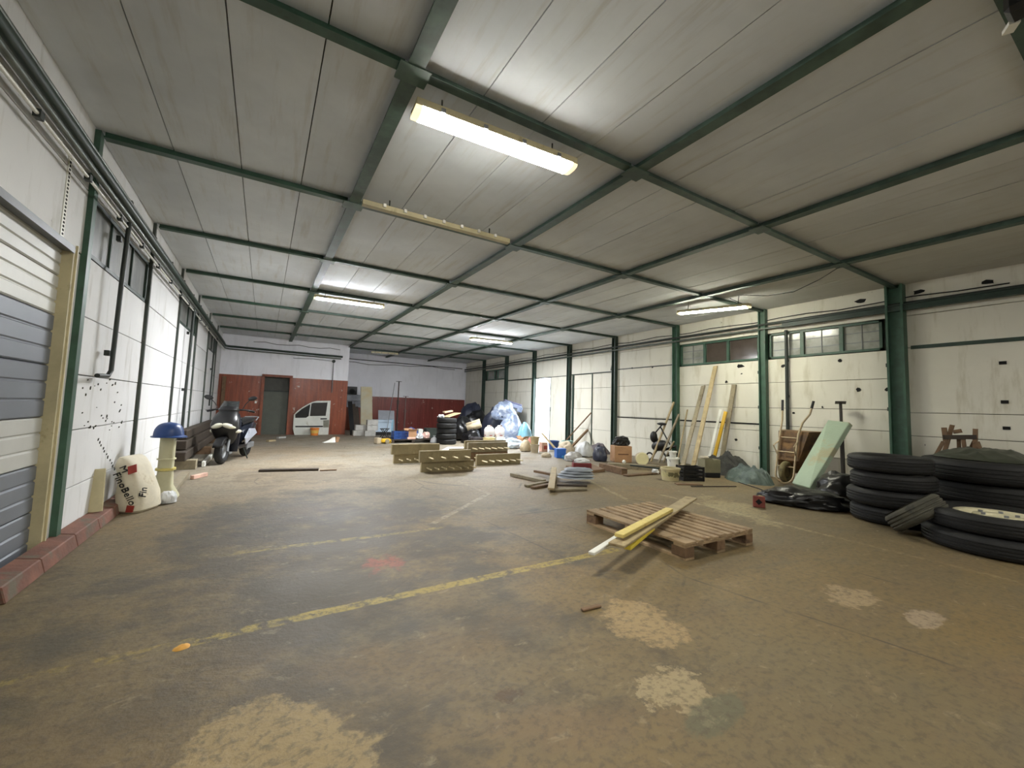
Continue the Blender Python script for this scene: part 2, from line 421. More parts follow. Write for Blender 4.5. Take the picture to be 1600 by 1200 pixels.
for j in range(-1, 9):
    for i in range(5):
        if S*j > YB and i < 2: continue
        ibeam((i*DX+.055, S*j, H+.035), ((i+1)*DX-.055, S*j, H+.035), .075, .085).build('cross_beam', M_GREENL if i == 0 else M_BEAM, ceil)
for i in range(1, 5):                        # joint plates where the beams meet
    for j in range(-1, 8):
        MB().box((i*DX, S*j, H-.024), (.2, .16, .008)).build('joint_plate', M_BEAM, ceil)

def slab_holes(mb, a0, a1, z0, z1, holes, fn):
    A = sorted({a0, a1, *[h[0] for h in holes], *[h[1] for h in holes]}); Z = sorted({z0, z1, *[h[2] for h in holes], *[h[3] for h in holes]})
    for i in range(len(A)-1):
        for j in range(len(Z)-1):
            ca, cz = (A[i]+A[i+1])/2, (Z[j]+Z[j+1])/2
            if any(h[0] < ca < h[1] and h[2] < cz < h[3] for h in holes): continue
            fn(mb, A[i], A[i+1], Z[j], Z[j+1])
    return mb
TOP = H+.1
# holes (y0,y1,z0,z1)
GD = (.1, 4.05, 0, 2.33)
WL = [(4.27, 6.23, 2.36, 2.86), (8.47, 10.43, 2.5, 2.96), (12.67, 14.63, 2.5, 2.96)]
SD = (11.52, 12.66, 0, 2.34)                 # open doorway in the right wall
WRt = [(2.3, 4.1, 2.36, 2.87), (4.3, 6.2, 2.36, 2.88), (14.75, 16.6, 2.42, 2.86)]
wl = slab_holes(MB(), YF, YB2, 0, TOP, [GD]+WL, lambda mb, a, b, c, d: mb.bx((-.2, a, c), (-.055, b, d)))
wl = tag(wl.build('wall_left', M_JOINT), 'white painted panel wall with green posts and roller door', 'wall', kind='structure')
wr = slab_holes(MB(), YF, YB2, 0, TOP, [SD]+WRt, lambda mb, a, b, c, d: mb.bx((W+.055, a, c), (W+.2, b, d)))
wr = tag(wr.build('wall_right', M_JOINT), 'off-white panel wall with high windows and green posts', 'wall', kind='structure')
def panels(parent, side, y0, y1, zs, mt, g=.004):
    for z0, z1 in zip(zs[:-1], zs[1:]):
        d = random.uniform(-.004, .004)
        if side < 0: MB().bx((-.05, y0+g, z0+g), (d, y1-g, z1-g)).build('wall_panel', mt, parent, bevel=.003)
        else: MB().bx((W-d, y0+g, z0+g), (W+.05, y1-g, z1-g)).build('wall_panel', mt, parent, bevel=.003)
R6 = [0, .43, .91, 1.37, 1.86, 2.36]
for j in range(-2, 8):
    y0, y1 = S*j, S*(j+1)
    if y0 < YF: y0 = YF
    if j in (0, 1):                          # roller door bays: only above the door
        if j == 0: panels(wl, -1, 0, .1, R6, M_WL)
        panels(wl, -1, y0, y1, [2.33, 2.86, TOP], M_WL)
        if j == 1: panels(wl, -1, 4.05, 4.2, [0, 2.33], M_WL)
    elif j in (2,): panels(wl, -1, y0, y1, R6, M_WL); panels(wl, -1, y0, y1, [2.87, TOP], M_WL)
    elif j in (4, 6): panels(wl, -1, y0, y1, R6[:-1]+[2.5], M_WL); panels(wl, -1, y0, y1, [2.97, TOP], M_WL)
    else: panels(wl, -1, y0, min(y1, YB), R6+[2.86, TOP], M_WL)
for j in range(-2, 9):
    y0, y1 = max(S*j, YF), min(S*(j+1), YB2)
    if j < 1: panels(wr, 1, y0, y1, [0, .48, .97, 1.33, 2.36, 2.88, TOP], M_WR)
    elif j == 1: panels(wr, 1, y0, y1, [0, .5, 1.02, 1.37, 1.88, 2.35], M_WR); panels(wr, 1, y0, y1, [2.88, TOP], M_WR)
    elif j == 2: panels(wr, 1, y0, y1, [0, .45, .9, 1.02, 1.37, 1.88, 2.35], M_WR); panels(wr, 1, y0, y1, [2.89, TOP], M_WR)
    elif j == 3: panels(wr, 1, y0, y1, [0, .5, 1.06, 1.48, 1.92, 2.42, 2.9, TOP], M_WR)
    elif j == 4: panels(wr, 1, y0, 9.4, [0, .62, 1.25, 1.9, 2.36], M_WR); panels(wr, 1, 9.4, y1, [0, .62, 1.25, 1.9, 2.36], M_WR); panels(wr, 1, y0, y1, [2.37, 2.9, TOP], M_WR)
    elif j == 5: panels(wr, 1, 10.5, 11.5, [2.35, TOP], M_WR); panels(wr, 1, 11.5, 12.6, [2.35, TOP], M_WR)
    elif j == 6: panels(wr, 1, 12.68, y1, [0, .6, 1.2, 1.85, 2.36, 2.9, TOP], M_WR)
    elif j == 7: panels(wr, 1, y0, y1, [0, .6, 1.2, 1.85, 2.41], M_WR); panels(wr, 1, y0, y1, [2.87, TOP], M_WR)
    else: panels(wr, 1, y0, y1, [0, 1.2, 2.41, TOP], M_WR)
# posts
for j in range(-1, 8):
    y = S*j
    if 0 < j < 2: MB().box((.03, y, 2.86), (.09, .09, TOP-2.4)).build('post', M_GREEN, wl)
    elif j > 0 or j < 0: MB().box((.0, y, TOP/2-.03), (.08 if j == 2 else .06, .08 if j == 2 else .05, TOP-.06)).build('post', M_GREENL if j == 2 else M_POSTG, wl)
for j in range(-1, 9):
    y = S*j; big = j == 1
    wd, dp = (.21, .17) if big else (.14, .12)
    mb = MB()
    for s in (-1, 1): mb.box((W-dp/2+.01, y+s*(wd/2-.01), TOP/2-.03), (dp, .02 if not big else .03, TOP-.06))
    mb.box((W-dp*.45, y, TOP/2-.03), (.02, wd-.02, TOP-.06))
    mb.build('post', M_GREENL if j < 4 else M_GREEN, wr)
    for z in ((.55, 1.38, 2.1, 2.5) if j < 4 else ()):     # fixing lugs
        MB().box((W-.02, y+wd/2+.03, z), (.04, .05, .06)).build('fixing_lug', M_PIPED, wr)
for z in (1.035,):                           # dark slot bars
    for j in (2, 3): MB().bx((W-.012, S*j+.09, z-.014), (W+.01, S*(j+1)-.09, z+.014)).build('slot_bar', M_HOLE, wr)
MB().bx((W-.02, YF, 2.335), (W+.01, 1.95, 2.39)).build('head_rail', M_GREEN, wr)
MB().bx((W-.02, 6.4, 2.4), (W+.01, 8.3, 2.425)).build('head_rail', M_PIPED, wr)
MB().bx((W-.03, 8.5, 2.345), (W+.01, 10.4, 2.375)).build('head_rail', M_PIPED, wr)
MB().bx((W-.03, 10.6, 2.32), (W+.01, 14.6, 2.35)).build('head_rail', M_PIPED, wr)
MB().bx((W-.02, 9.385, .02), (W+.005, 9.415, 2.34)).build('meeting_bar', M_GREEN, wr)
MB().bx((W-.03, 10.28, 0), (W+.01, 10.36, 2.34)).build('jamb_bar', M_GREEN, wr)
MB().add([(W-.005, 8.5, 2.9), (W-.005, 8.62, 2.4), (W-.005, 8.5, 2.4), (W+.01, 8.5, 2.9), (W+.01, 8.62, 2.4), (W+.01, 8.5, 2.4)], [(0, 1, 2), (5, 4, 3), (0, 3, 4, 1), (1, 4, 5, 2), (2, 5, 3, 0)]).build('gap', M_HOLE, wr)
for u, v in ((1567, 567), (1570, 628), (1573, 669), (1576, 707)):
    q = PX(u, v, W); MB().box((W-.004, q.y, q.z), (.02, .07, .045)).build('socket_hole', M_HOLE, wr)
chips = [(1183, 453, 5), (1346, 471, 6), (1436, 456, 6), (1224, 572, 4), (1156, 572, 5), (1135, 597, 3), (1313, 563, 4), (1341, 609, 4), (1386, 608, 4),
         (1285, 636, 2), (1544, 441, 6), (1395, 597, 3), (1396, 641, 4), (1159, 584, 2), (1020, 574, 2), (988, 575, 2), (1150, 687, 3), (1396, 694, 4), (1240, 645, 3), (1247, 678, 5), (1279, 679, 6)]
for u, v, r in chips:
    q = PX(u, v, W); k = r*mpp(q); n = 7; ang = random.random()*6
    poly = [(math.cos(2*PI*i/n+ang)*k*random.uniform(.4, 1.1)*(1.7 if r > 4 else 1), math.sin(2*PI*i/n+ang)*k*random.uniform(.4, 1)) for i in range(n)]
    MB().prism(poly, .012, lambda a, b, c: (W-.006+c, q.y+a, q.z+b)).build('paint_chip', M_HOLE, wr)
# back walls
def back(name, label, x0, x1, y, holes, mt=M_WB):
    mb = slab_holes(MB(), x0, x1, 0, TOP, holes, lambda m_, a, b, c, d: m_.bx((a, y, c), (b, y+.2, d)))
    return tag(mb.build(name, mt), label, 'wall', kind='structure')
D2 = (1.27, 2.13, 0, 2.03)
wb = back('wall_back', 'white back wall with brown painted dado and doorway', -.1, 4.05, YB, [D2])
slab_holes(MB(), .0, 4.05, 0, 1.54, [D2], lambda m_, a, b, c, d: m_.bx((a, YB-.006, c), (b, YB+.02, d))).build('painted_dado', M_WAIST, wb)
MB().bx((3.95, YB+.2, 0), (4.05, YB2+.1, TOP)).build('return_wall', M_WB, wb)
wb2 = back('wall_recess', 'recessed white back wall with dark red painted dado', 4.0, W+.1, YB2, [])
MB().bx((4.05, YB2-.006, 0), (W, YB2+.02, 1.52)).build('painted_dado', M_WAIST, wb2)
tag(MB().bx((-.2, YF-.2, 0), (W+.2, YF, TOP)).build('wall_front', M_WL), 'plain white end wall opposite the brown dado', 'wall', kind='structure')
tag(MB().bx((W+.22, -2, -.25), (W+14, 24, -.02)).build('yard_ground', mat('yard_concrete', (190, 188, 180), .8)), 'pale concrete yard outside the open doorway', 'ground', kind='structure')

# roller door
M_RG = mat('roller_grey', (112, 116, 124), .5, .2, .08, 3); M_RW = mat('roller_white', (186, 186, 180), .5, .05, .06, 3)
gd = T('door_1', 'sectional roller door with grey and white ribbed bands', 'door', (-.06, 2.07, 0), kind='structure')
zs = [0.01, .34, .68, 1.03, 1.42, 1.8, 2.1, 2.36]; cols = [M_RG, M_RG, M_RW, M_RG, M_RG, M_RW, M_RW]
for z0, z1, mt in zip(zs[:-1], zs[1:], cols):
    n = 3; prof = []; h = (z1-z0)/n
    for k in range(n):
        a = z0+k*h; prof += [(-.01, a+.003), (.0, a+.012), (.0, a+h-.012), (-.01, a+h-.003)]
    prof = [(-.05, z0+.003)]+prof+[(-.05, z1-.003)]
    MB().prism(prof, 3.93, lambda a, b, c: (a, c-1.965, b)).build('door_section', mt, gd)
MB().bx((-.05, 1.94, 0), (.066, 2.0, 2.33)).build('jamb', M_CREAM, gd)
MB().bx((-.05, 1.97, 0), (.078, 1.985, 2.36)).build('jamb_edge', M_CREAM, gd)
MB().bx((-.05, -1.97, 2.3), (.062, 1.98, 2.345)).build('lintel', M_GREY, gd)
MB().bx((.062, -1.97, 2.29), (.072, 1.94, 2.34)).build('lintel_trim', M_GREY, gd)
MB().bx((-.12, -2.0, 0), (-.055, 2.0, 2.4)).build('light_stop', M_GREY, gd)  # added panel out of view, stops sky light leaking between the sections

# left windows: dusty panes in green frames
def dusty():
    t = NT('dusty_glass'); vec, r = t.obj(); n = t.noise(vec, 3, 5, .65)
    st = t.noise(t.vmath('MULTIPLY', vec, (4, 4, .6)), 2, 4, .6)
    c = t.mix(t.ramp(n, .3, .7), rgb((104, 106, 104)), rgb((138, 140, 138)))
    c = t.mix(t.math('MULTIPLY', t.ramp(st, .5, .7), .6), c, rgb((168, 168, 160)))
    t.l.new(c, t.b.inputs['Base Color']); t.b.inputs['Roughness'].default_value = .35
    t.b.inputs['Transmission Weight'].default_value = .25; return t.m
M_DUST = dusty()
for k, (y0, y1, z0, z1) in enumerate(WL):
    wn = T('window_%d' % (k+1), ['high dusty window strip beside the roller door', 'high dusty window above the stacked dark timbers', 'high dusty window next to the white back wall'][k], 'window', (0, (y0+y1)/2, z0), kind='structure')
    h = z1-z0; L = y1-y0; mb = MB(); t_ = .035
    for z in (t_/2, h-t_/2): mb.box((-.025, 0, z), (.06, L, t_))
    for y in (-L/2+t_/2, L/2-t_/2): mb.box((-.025, y, h/2), (.06, t_, h))
    mb.build('window_frame', M_GREEN, wn)
    mu = (-L*.2, L*.17) if k == 0 else (0,)
    ys = [-L/2, *mu, L/2]
    for y in mu: MB().box((-.025, y, h/2), (.05, .03, h-2*t_)).build('mullion', M_GREEN, wn)
    for a, b in zip(ys[:-1], ys[1:]): MB().box((-.022, (a+b)/2, h/2), (.008, b-a-.02, h-.05)).build('pane', M_DUST, wn)
    MB().box((-.18, 0, h/2), (.01, L+.1, h+.1)).build('backing_board', M_GREY, wn)  # added behind the dusty panes to hold back sky light

# right windows: opaque grey and brown panes with grille bars in front
M_DUSTREFL = mat('pane_dust_reflection', (146, 148, 140), .18, 0, .15, 4, (120, 122, 114), (.5, .7), 3, spec=.8); M_DUSTB = mat('pane_brown', (66, 57, 50), .12, 0, .15, spec=.8)  # grey of the dusty panes also paints in the room's reflections
M_BB = mat('board_brown', (82, 70, 58), .7); M_BGR = mat('board_grey', (150, 152, 144), .8)
def rwindow(n, label, y0, y1, z0, z1, splits, backs):
    wn = T('window_%d' % n, label, 'window', (W, (y0+y1)/2, z0), kind='structure')
    h = z1-z0; L = y1-y0; mb = MB(); t_ = .04
    for z in (t_/2, h-t_/2): mb.box((.03, 0, z), (.08, L, t_))
    for y in (-L/2+t_/2, L/2-t_/2): mb.box((.03, y, h/2), (.08, t_, h))
    mb.build('window_frame', M_GREENL, wn)
    ys = [-L/2]+[-L/2+L*f for f in splits]+[L/2]
    for y in ys[1:-1]: MB().box((.03, y, h/2), (.075, .06, h-2*t_)).build('mullion', M_GREENL, wn)
    for i, (a, b) in enumerate(zip(ys[:-1], ys[1:])):
        MB().box((.04, (a+b)/2, h/2), (.006, b-a-.03, h-.06)).build('pane', M_DUSTREFL if backs[i] else M_DUSTB, wn)
        MB().box((.19, (a+b)/2, h/2), (.01, b-a, h+.02)).build('backing_board', M_BGR if backs[i] else M_BB, wn)
        if backs[i]:
            for f in (.33, .66): MB().bar((.034, a+.05, h*f), (.034, b-.05, h*f), .012, .018).build('grille_bar', M_GREY, wn)
            MB().bar((.034, (a+b)/2, .04), (.034, (a+b)/2, h-.04), .012, .018).build('grille_bar', M_GREY, wn)
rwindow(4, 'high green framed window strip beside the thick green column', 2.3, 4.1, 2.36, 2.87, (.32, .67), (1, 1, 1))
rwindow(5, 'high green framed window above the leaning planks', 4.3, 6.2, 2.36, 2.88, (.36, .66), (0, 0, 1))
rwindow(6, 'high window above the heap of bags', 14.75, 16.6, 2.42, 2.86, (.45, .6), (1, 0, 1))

# doorways
M_DFR = mat('door_frame_brown', (128, 66, 40), .5, 0, .2, 5)
d2 = T('door_2', 'doorway with brown frame and grey-green shutter inside', 'door', (1.7, YB, 0), kind='structure')
mb = MB()
for s in (-1, 1): mb.box((s*.43, -.01, 1.02), (.09, .14, 2.04))
mb.build('door_jamb', M_DFR, d2); MB().box((0, -.01, 2.06), (.95, .14, .08)).build('door_head', M_DFR, d2)
MB().box((0, .17, .765), (.86, .03, 1.53)).build('door_leaf', mat('door_greygreen', (84, 88, 78), .55, 0, .1), d2)
MB().box((0, .15, 1.53), (.8, .06, .05)).build('transom_bar', M_PIPED, d2)
MB().box((0, .19, 1.79), (.86, .03, .5)).build('transom_panel', mat('transom_dark', (62, 62, 56), .6), d2)
MB().box((-.6, -.01, 1.12), (.06, .03, .08)).build('light_switch', M_WHITEPL, d2)
d3 = T('door_3', 'white sliding door standing half open to daylight', 'door', (W, 11.08, 0), kind='structure')
MB().box((-.02, 0, 1.17), (.05, .94, 2.32)).build('door_leaf', M_WR, d3, bevel=.004)
MB().box((-.06, .44, 1.2), (.03, .03, .14)).build('handle', M_PIPED, d3)
MB().box((-.03, .46, 1.17), (.06, .025, 2.32)).build('edge_strip', M_GREY, d3)
MB().bx((-.02, 1.42, 0), (.14, 1.47, 2.34)).build('jamb', M_WHITEPL, d3)
MB().bx((-.02, 1.55, 0), (.1, 1.6, 2.34)).build('post', M_GREEN, d3)
# kerb along the left wall
kb = T('baseboard_left', 'red-brown worn kerb along the foot of the roller door wall', 'kerb', (0, 3.15, 0), kind='structure')
M_KERB = mat('kerb_red', (112, 74, 60), .75, 0, .25, 6, (92, 84, 70), (.5, .66), 5, .5, 20)
y = 0
while y < 2.75:
    L = random.uniform(.38, .6); h = random.uniform(.085, .105)
    MB().add([(0, y+.006, 0), (.15, y+.006, 0), (.125, y+.006, h), (0, y+.006, h+.02), (0, y+L, 0), (.15, y+L, 0), (.125, y+L, h), (0, y+L, h+.02)],
             [(0, 1, 2, 3), (7, 6, 5, 4), (0, 4, 5, 1), (1, 5, 6, 2), (2, 6, 7, 3), (3, 7, 4, 0)]).build('kerb_stone', M_KERB, kb, bevel=.006)
    y += L
# scuffs on the left wall
rs = random.Random(5)
for k in range(46):
    u, v = rs.uniform(128, 190), rs.uniform(588, 672)
    if k > 34: u, v = 150+2.6*(k-34)+rs.uniform(-1, 1), 682+4.6*(k-34)
    q = PX(u, v, 0); r = rs.uniform(.5, 1.9)*mpp(q); ang = rs.uniform(.6, 1.4); ca, sa = math.cos(ang), math.sin(ang)
    if q.y < 4.3 or abs(q.y-6.3) < .1: continue
    poly = [(x*ca-z*sa, x*sa+z*ca) for x, z in ((-r*1.6, 0), (-r*.3, -r*.5), (r*1.5, -r*.1), (r*.4, r*.5))]
    MB().prism(poly, .012, lambda a, b, c: (-.006+c, q.y+a, q.z+b)).build('paint_chip', M_JOINT, wl)

# ---------------------------------------------------------------- lamps
M_LIT = {'near': emit('lamp_lit_near', (1.0, .97, .88), LAMP_NEAR), 'far': emit('lamp_lit_far', (.96, .98, 1.0), LAMP_FAR), 'slim': emit('lamp_lit_slim', (1.0, .98, .8), LAMP_SLIM)}
M_CAPLIT = emit('lamp_cap_lit', (1.0, .82, .46), 1.1)
M_OFF = mat('diffuser_off', (196, 192, 176), .4, 0, .05)
def luminaire(label, p0, p1, tone, wd=.15, group=None, drop=0.0):
    p0 = Vector(p0); p1 = Vector(p1); d = p1-p0; L = d.length
    t = T('ceiling_lamp', label, 'lamp', (p0+p1)/2, group=group)
    t.rotation_euler = Euler((0, -math.asin(max(-1, min(1, d.z/L))), math.atan2(d.y, d.x)))
    e = .001 if tone == 'far' else .007
    MB().bx((-L/2+.005, -wd*.515, e-.0005), (L/2-.005, wd*.515, .055)).build('housing', M_CREAM, t)
    g = .85 if tone == 'far' else 1.0            # flatter covers on the far lamps
    poly = [(-wd*.49, e), (-wd*.49, .0), (-wd*.42, -.016*g), (-wd*.2, -.024*g), (wd*.2, -.024*g), (wd*.42, -.016*g), (wd*.49, .0), (wd*.49, e)]
    MB().prism(poly, L-.09, lambda a, b, c: (c-L/2+.045, a, b)).build('diffuser', M_LIT[tone] if tone else M_OFF, t)
    for s in (-1, 1):
        MB().prism(poly, .045, lambda a, b, c: (s*(L/2-.0225)+c-.0225, a, b)).build('end_cap', M_CAPLIT if tone else M_CREAM, t)
    for x in (-.36, -.12, .12, .36):
        for s in (-1, 1): MB().box((x*L, s*(wd*.53+.003), .02), (.03, .01, .03)).build('clip', M_GREY, t)
    for x in (-.35, .35): MB().cyl((x*L, 0, .05), (x*L, 0, .16+drop), .006, n=6).build('hanger', M_PIPED, t)
    return t
luminaire('lit warm fluorescent lamp with yellowed end caps over bare floor', (2.08, 2.26, 3.2), (3.41, 2.2, 3.2), 'near', .16)
luminaire('lit warm fluorescent lamp above the parked scooter end of the hall', (2.03, 8.3, 3.2), (3.34, 8.23, 3.2), 'far', .16)
luminaire('lit fluorescent lamp hung low near the heap of bags', (6.47, 10.7, 3.2), (7.85, 10.62, 3.2), 'far', .16)
luminaire('lit slim white fluorescent lamp hung beside the high windows', F(1060, 490, 3.22), F(1172, 479, 3.1), 'slim', .11, drop=.06)
luminaire('unlit fluorescent lamp near the recessed back wall', F(580, 551, 3.2), F(622, 554, 3.2), None, .14)
luminaire('lit fluorescent lamp hung near the plain end wall', (2.1, -1.9, 3.2), (3.43, -1.9, 3.2), 'near', .16)
luminaire('added unseen fluorescent lamp to lighten the right front wall', (6.3, -1.9, 3.2), (7.63, -1.9, 3.2), 'near', .16)  # added out of view to lighten the right front wall and ceiling
# bare batten left under the second cross beam
bt = T('lamp_batten', 'bare cream lamp batten with clips under a roof beam', 'lamp', (2.95, 3.95, 3.27))
MB().box((0, 0, 0), (1.75, .07, .05)).build('batten_body', M_CREAM, bt)
for k in range(7): MB().box((-.66+k*.22, -.045, .01), (.03, .025, .035)).build('clip', M_WHITEPL, bt)
for x in (-.6, .6): MB().cyl((x, 0, .02), (x, 0, .1), .008, n=6).build('screw', M_PIPED, bt)
# dark heater box at the roof edge
q = F(1604, 4, 3.22)
hb = T('ceiling_heater', 'dark dusty box with white plate hung from the ceiling', 'heater', q)
MB().box((0, 0, .03), (.13, .13, .14)).build('casing', M_BLACK, hb, bevel=.02)
MB().box(F(1580, 42, 3.2)-q, (.07, .04, .02), (0, 0, .5)).build('plate', M_WHITEPL, hb)
MB().tube([(0, 0, 0), (F(1580, 42, 3.2)-q)], .008, 6).build('bracket', M_PIPED, hb)
MB().cyl((0, 0, .08), (0, 0, .18), .012, n=6).build('hanger', M_PIPED, hb)

# ---------------------------------------------------------------- pipes and cables
def pipe(name, label, cat, pts, r, mt, group=None, clips=(), n=10):
    t = T(name, label, cat, pts[0], group=group); o = Vector(pts[0])
    MB().tube([Vector(q)-o for q in pts], r, n).build('run', mt, t, smooth=True)
    for c in clips: MB().box(Vector(c)-o, (.035, .05, .05)).build('clip', M_PIPED, t)
    return t
def clipsL(x, z, step=2.1, y0=4.5, y1=16): return [(x, y0+k*step, z) for k in range(int((y1-y0)/step))]
pipe('steam_pipe', 'thick dark green pipe along the top of the roller door wall', 'pipe', [(.12, YF+.1, 2.99), (.12, YB-.16, 2.975), (.2, YB-.07, 2.97), (3.8, YB-.07, 2.93)], .036, M_GREEN, clips=[])
pipe('steel_pipe', 'pale steel pipe under the thick green pipe', 'pipe', [(.12, YF+.1, 2.905), (.12, YB-.16, 2.885), (.22, YB-.07, 2.88), (3.75, YB-.07, 2.85)], .022, M_PIPE, clips=[])
pipe('grey_pipe', 'thin grey pipe with saddles above the thick green pipe', 'pipe', [(.095, YF+.1, 3.09), (.095, YB-.2, 3.07)], .016, M_PIPE, clips=[(.09, 4.9+k*1.05, 3.086) for k in range(8)])
pipe('conduit', 'thin conduit strip along the wall above the dusty window', 'conduit', [(.1, YF+.1, 2.83), (.1, YB-.2, 2.82)], .011, M_WHITEPL, clips=[(.1, 3+k*.8, 2.828) for k in range(12)])
pipe('drop_pipe', 'dark upright pipe crossing the dusty window with elbow foot', 'pipe', [(.11, 4.84, 2.875), (.1, 4.84, 2.4), (.09, 4.84, 1.44), (.08, 4.8, 1.385), (.08, 4.52, 1.375)], .019, M_PIPED, clips=[(.05, 4.84, 2.7), (.05, 4.84, 1.6)])
pipe('drop_pipe', 'dark upright pipe running down behind the stacked timbers', 'pipe', [(.11, 9.2, 2.86), (.09, 9.2, 1.2), (.09, 9.2, .55)], .024, M_PIPED, clips=[(.05, 9.2, 2.4), (.05, 9.2, 1.35)])
pipe('drop_pipe', 'thin upright pipe near the far dusty window', 'pipe', [(.07, 13.5, 2.84), (.07, 13.5, 1.0)], .02, M_PIPED, clips=[(.04, 13.5, 2.0)])
pipe('wall_pipe', 'upper grey pipe along the window wall', 'pipe', [(W-.09, -1, 3.06), (W-.09, 2.5, 3.07), (W-.09, YB2-.1, 3.05)], .025, M_PIPED)
pipe('wall_pipe', 'lower grey pipe along the window wall', 'pipe', [(W-.09, 3.6, 2.98), (W-.09, YB2-.1, 2.96)], .025, M_PIPE)
t = T('wall_rail', 'thick dark green rail running past the thick column', 'rail', (W-.12, .6, 3.0)); ibeam((0, -3.5, 0), (0, 3.2, 0), .08, .1).build('rail', M_GREEN, t)
pts = [(W-.03, YB2-.1-k*.5, 3.16+.02*math.sin(k*1.9)) for k in range(37)]
pipe('wall_cable', 'black cable clipped along the top of the window wall', 'cable', pts, .009, M_CABLE, n=6)
pipe('wall_bar', 'dark upright bar on the wall behind the wheelbarrow', 'pipe', [(W-.05, 3.76, 2.9), (W-.05, 3.76, .75)], .03, M_PIPED, clips=[(W-.03, 3.76, 2.3), (W-.03, 3.76, 1.6)])
a = F(1172, 480, 3.16)
pipe('lamp_cable', 'slack cable from slim lamp to the ceiling beam', 'cable', [a, F(1140, 466, 3.28), F(1160, 461, 3.28), F(1200, 462, 3.26), F(1240, 456, 3.25), F(1280, 437, 3.27), F(1312, 417, 3.3)], .006, M_CABLE, n=6)
pipe('wall_cable', 'cable sagging along the recessed back wall', 'cable', [(4.1+k*.6, YB2-.03, 3.02-.05*math.sin(k*.7)+.03*math.sin(k*2.1)) for k in range(10)], .012, M_CABLE, n=6)
pipe('wall_pipe', 'thin straight pipe on the recessed back wall', 'pipe', [(4.1, YB2-.05, 3.14), (9.9, YB2-.05, 3.1)], .018, M_PIPED)
pipe('wall_cable', 'thin cable looping from the ceiling on the doorway wall', 'cable', [(.9+k*.35, YB-.02, 3.2+.03*math.sin(k*2)) for k in range(9)], .009, M_CABLE, n=6)
jb = T('junction_box', 'round junction box with conduit down to the brown dado', 'junction box', (3.5, YB-.02, 2.74))
MB().cyl((0, -.03, 0), (0, .01, 0), .06, n=14).build('box', M_PIPED, jb)
MB().tube([(0, -.01, -.05), (0, -.01, -1.18)], .014, 8).build('conduit', M_GREY, jb)
MB().tube([(-.05, -.01, .0), (-.7, -.01, .03), (-1.3, -.01, .0), (-1.36, -.01, .01)], .008, 6).build('cable', M_CABLE, jb)
# perforated strip above the roller door
ps = T('perforated_strip', 'perforated steel strip upright above the roller door', 'strip', (.004, 3.77, 2.66))
a = PX(97, 365, 0.01); b = PX(107, 236, 0.01)
MB().box((0, 0, 0), (.008, .06, b.z-a.z+.04)).build('strip', M_WHITEPL, ps)
n = 22
for k in range(n): MB().box((.004, 0, (b.z-a.z)*(k/(n-1)-.5)), (.004, .022, .014)).build('slot', M_HOLE, ps)

# ---------------------------------------------------------------- shared builders for things
def ball(mb, c, rx, ry, rz, R=None, n=14, m_=9):
    c = Vector(c); V = []; fs = []
    for j in range(m_+1):
        th = PI*j/m_
        for i in range(n):
            a = 2*PI*i/n; q = Vector((rx*math.sin(th)*math.cos(a), ry*math.sin(th)*math.sin(a), rz*math.cos(th)))
            V.append(c+(R @ q if R is not None else q))
    for j in range(m_):
        for i in range(n): fs.append((j*n+i, j*n+(i+1) % n, (j+1)*n+(i+1) % n, (j+1)*n+i))
    return mb.add(V, fs)
def loft(mb, secs, n=16, axis='z', pw=2.6):
    """superellipse sections: (t, cx, ra, rb, cb) along axis x or z"""
    V = []
    for t, c0, ra, rb, c1 in secs:
        for i in range(n):
            a = 2*PI*i/n; ca, sa = math.cos(a), math.sin(a)
            p_ = math.copysign(abs(ca)**(2/pw), ca)*ra; q_ = math.copysign(abs(sa)**(2/pw), sa)*rb
            V.append((c0+p_, q_, t) if axis == 'z' else (t, q_, c0+p_))
    k = len(secs)
    fs = [(j*n+i, j*n+(i+1) % n, (j+1)*n+(i+1) % n, (j+1)*n+i) for j in range(k-1) for i in range(n)]
    fs += [tuple(range(n-1, -1, -1)), tuple(range((k-1)*n, k*n))]
    return mb.add(V, fs)
def base(u, v, z=0.0):
    P = F(u, v, z); return P, mpp(P)
M_RUB = mat('tyre_rubber', (11, 11, 11), .7, 0, .3, 6, (20, 20, 19), (.5, .75), 4, .4, 30)
M_RUBD = mat('tyre_rubber_dusty', (66, 64, 54), .85, 0, .25, 6, (40, 40, 36), (.5, .7), 5, .5, 30)
M_RIM = mat('rim_cream', (196, 190, 160), .5, .1, .12)
def tyre_mb(R, wd, rin=None, n=44):
    rin = rin or R*.58; h = wd/2; g = .012
    out = [(R-.05, -h*.97), (R-.022, -h*.86), (R-.006, -h*.66)]
    for z in (-.36, 0, .36): out += [(R, h*z-.01), (R-g*.7, h*z-.005), (R-g*.7, h*z+.005), (R, h*z+.01)]
    out += [(R-.006, h*.66), (R-.022, h*.86), (R-.05, h*.97), ((R+rin)/2+.02, h), (rin+.02, h*.82), (rin, h*.62), (rin+.015, h*.5), ((R+rin)/2, h*.8), (R-.04, h*.6),
            (R-.04, -h*.6), ((R+rin)/2, -h*.8), (rin+.015, -h*.5), (rin, -h*.62), (rin+.02, -h*.82), ((R+rin)/2+.02, -h)]
    return MB().lathe(out, n, closed=True)
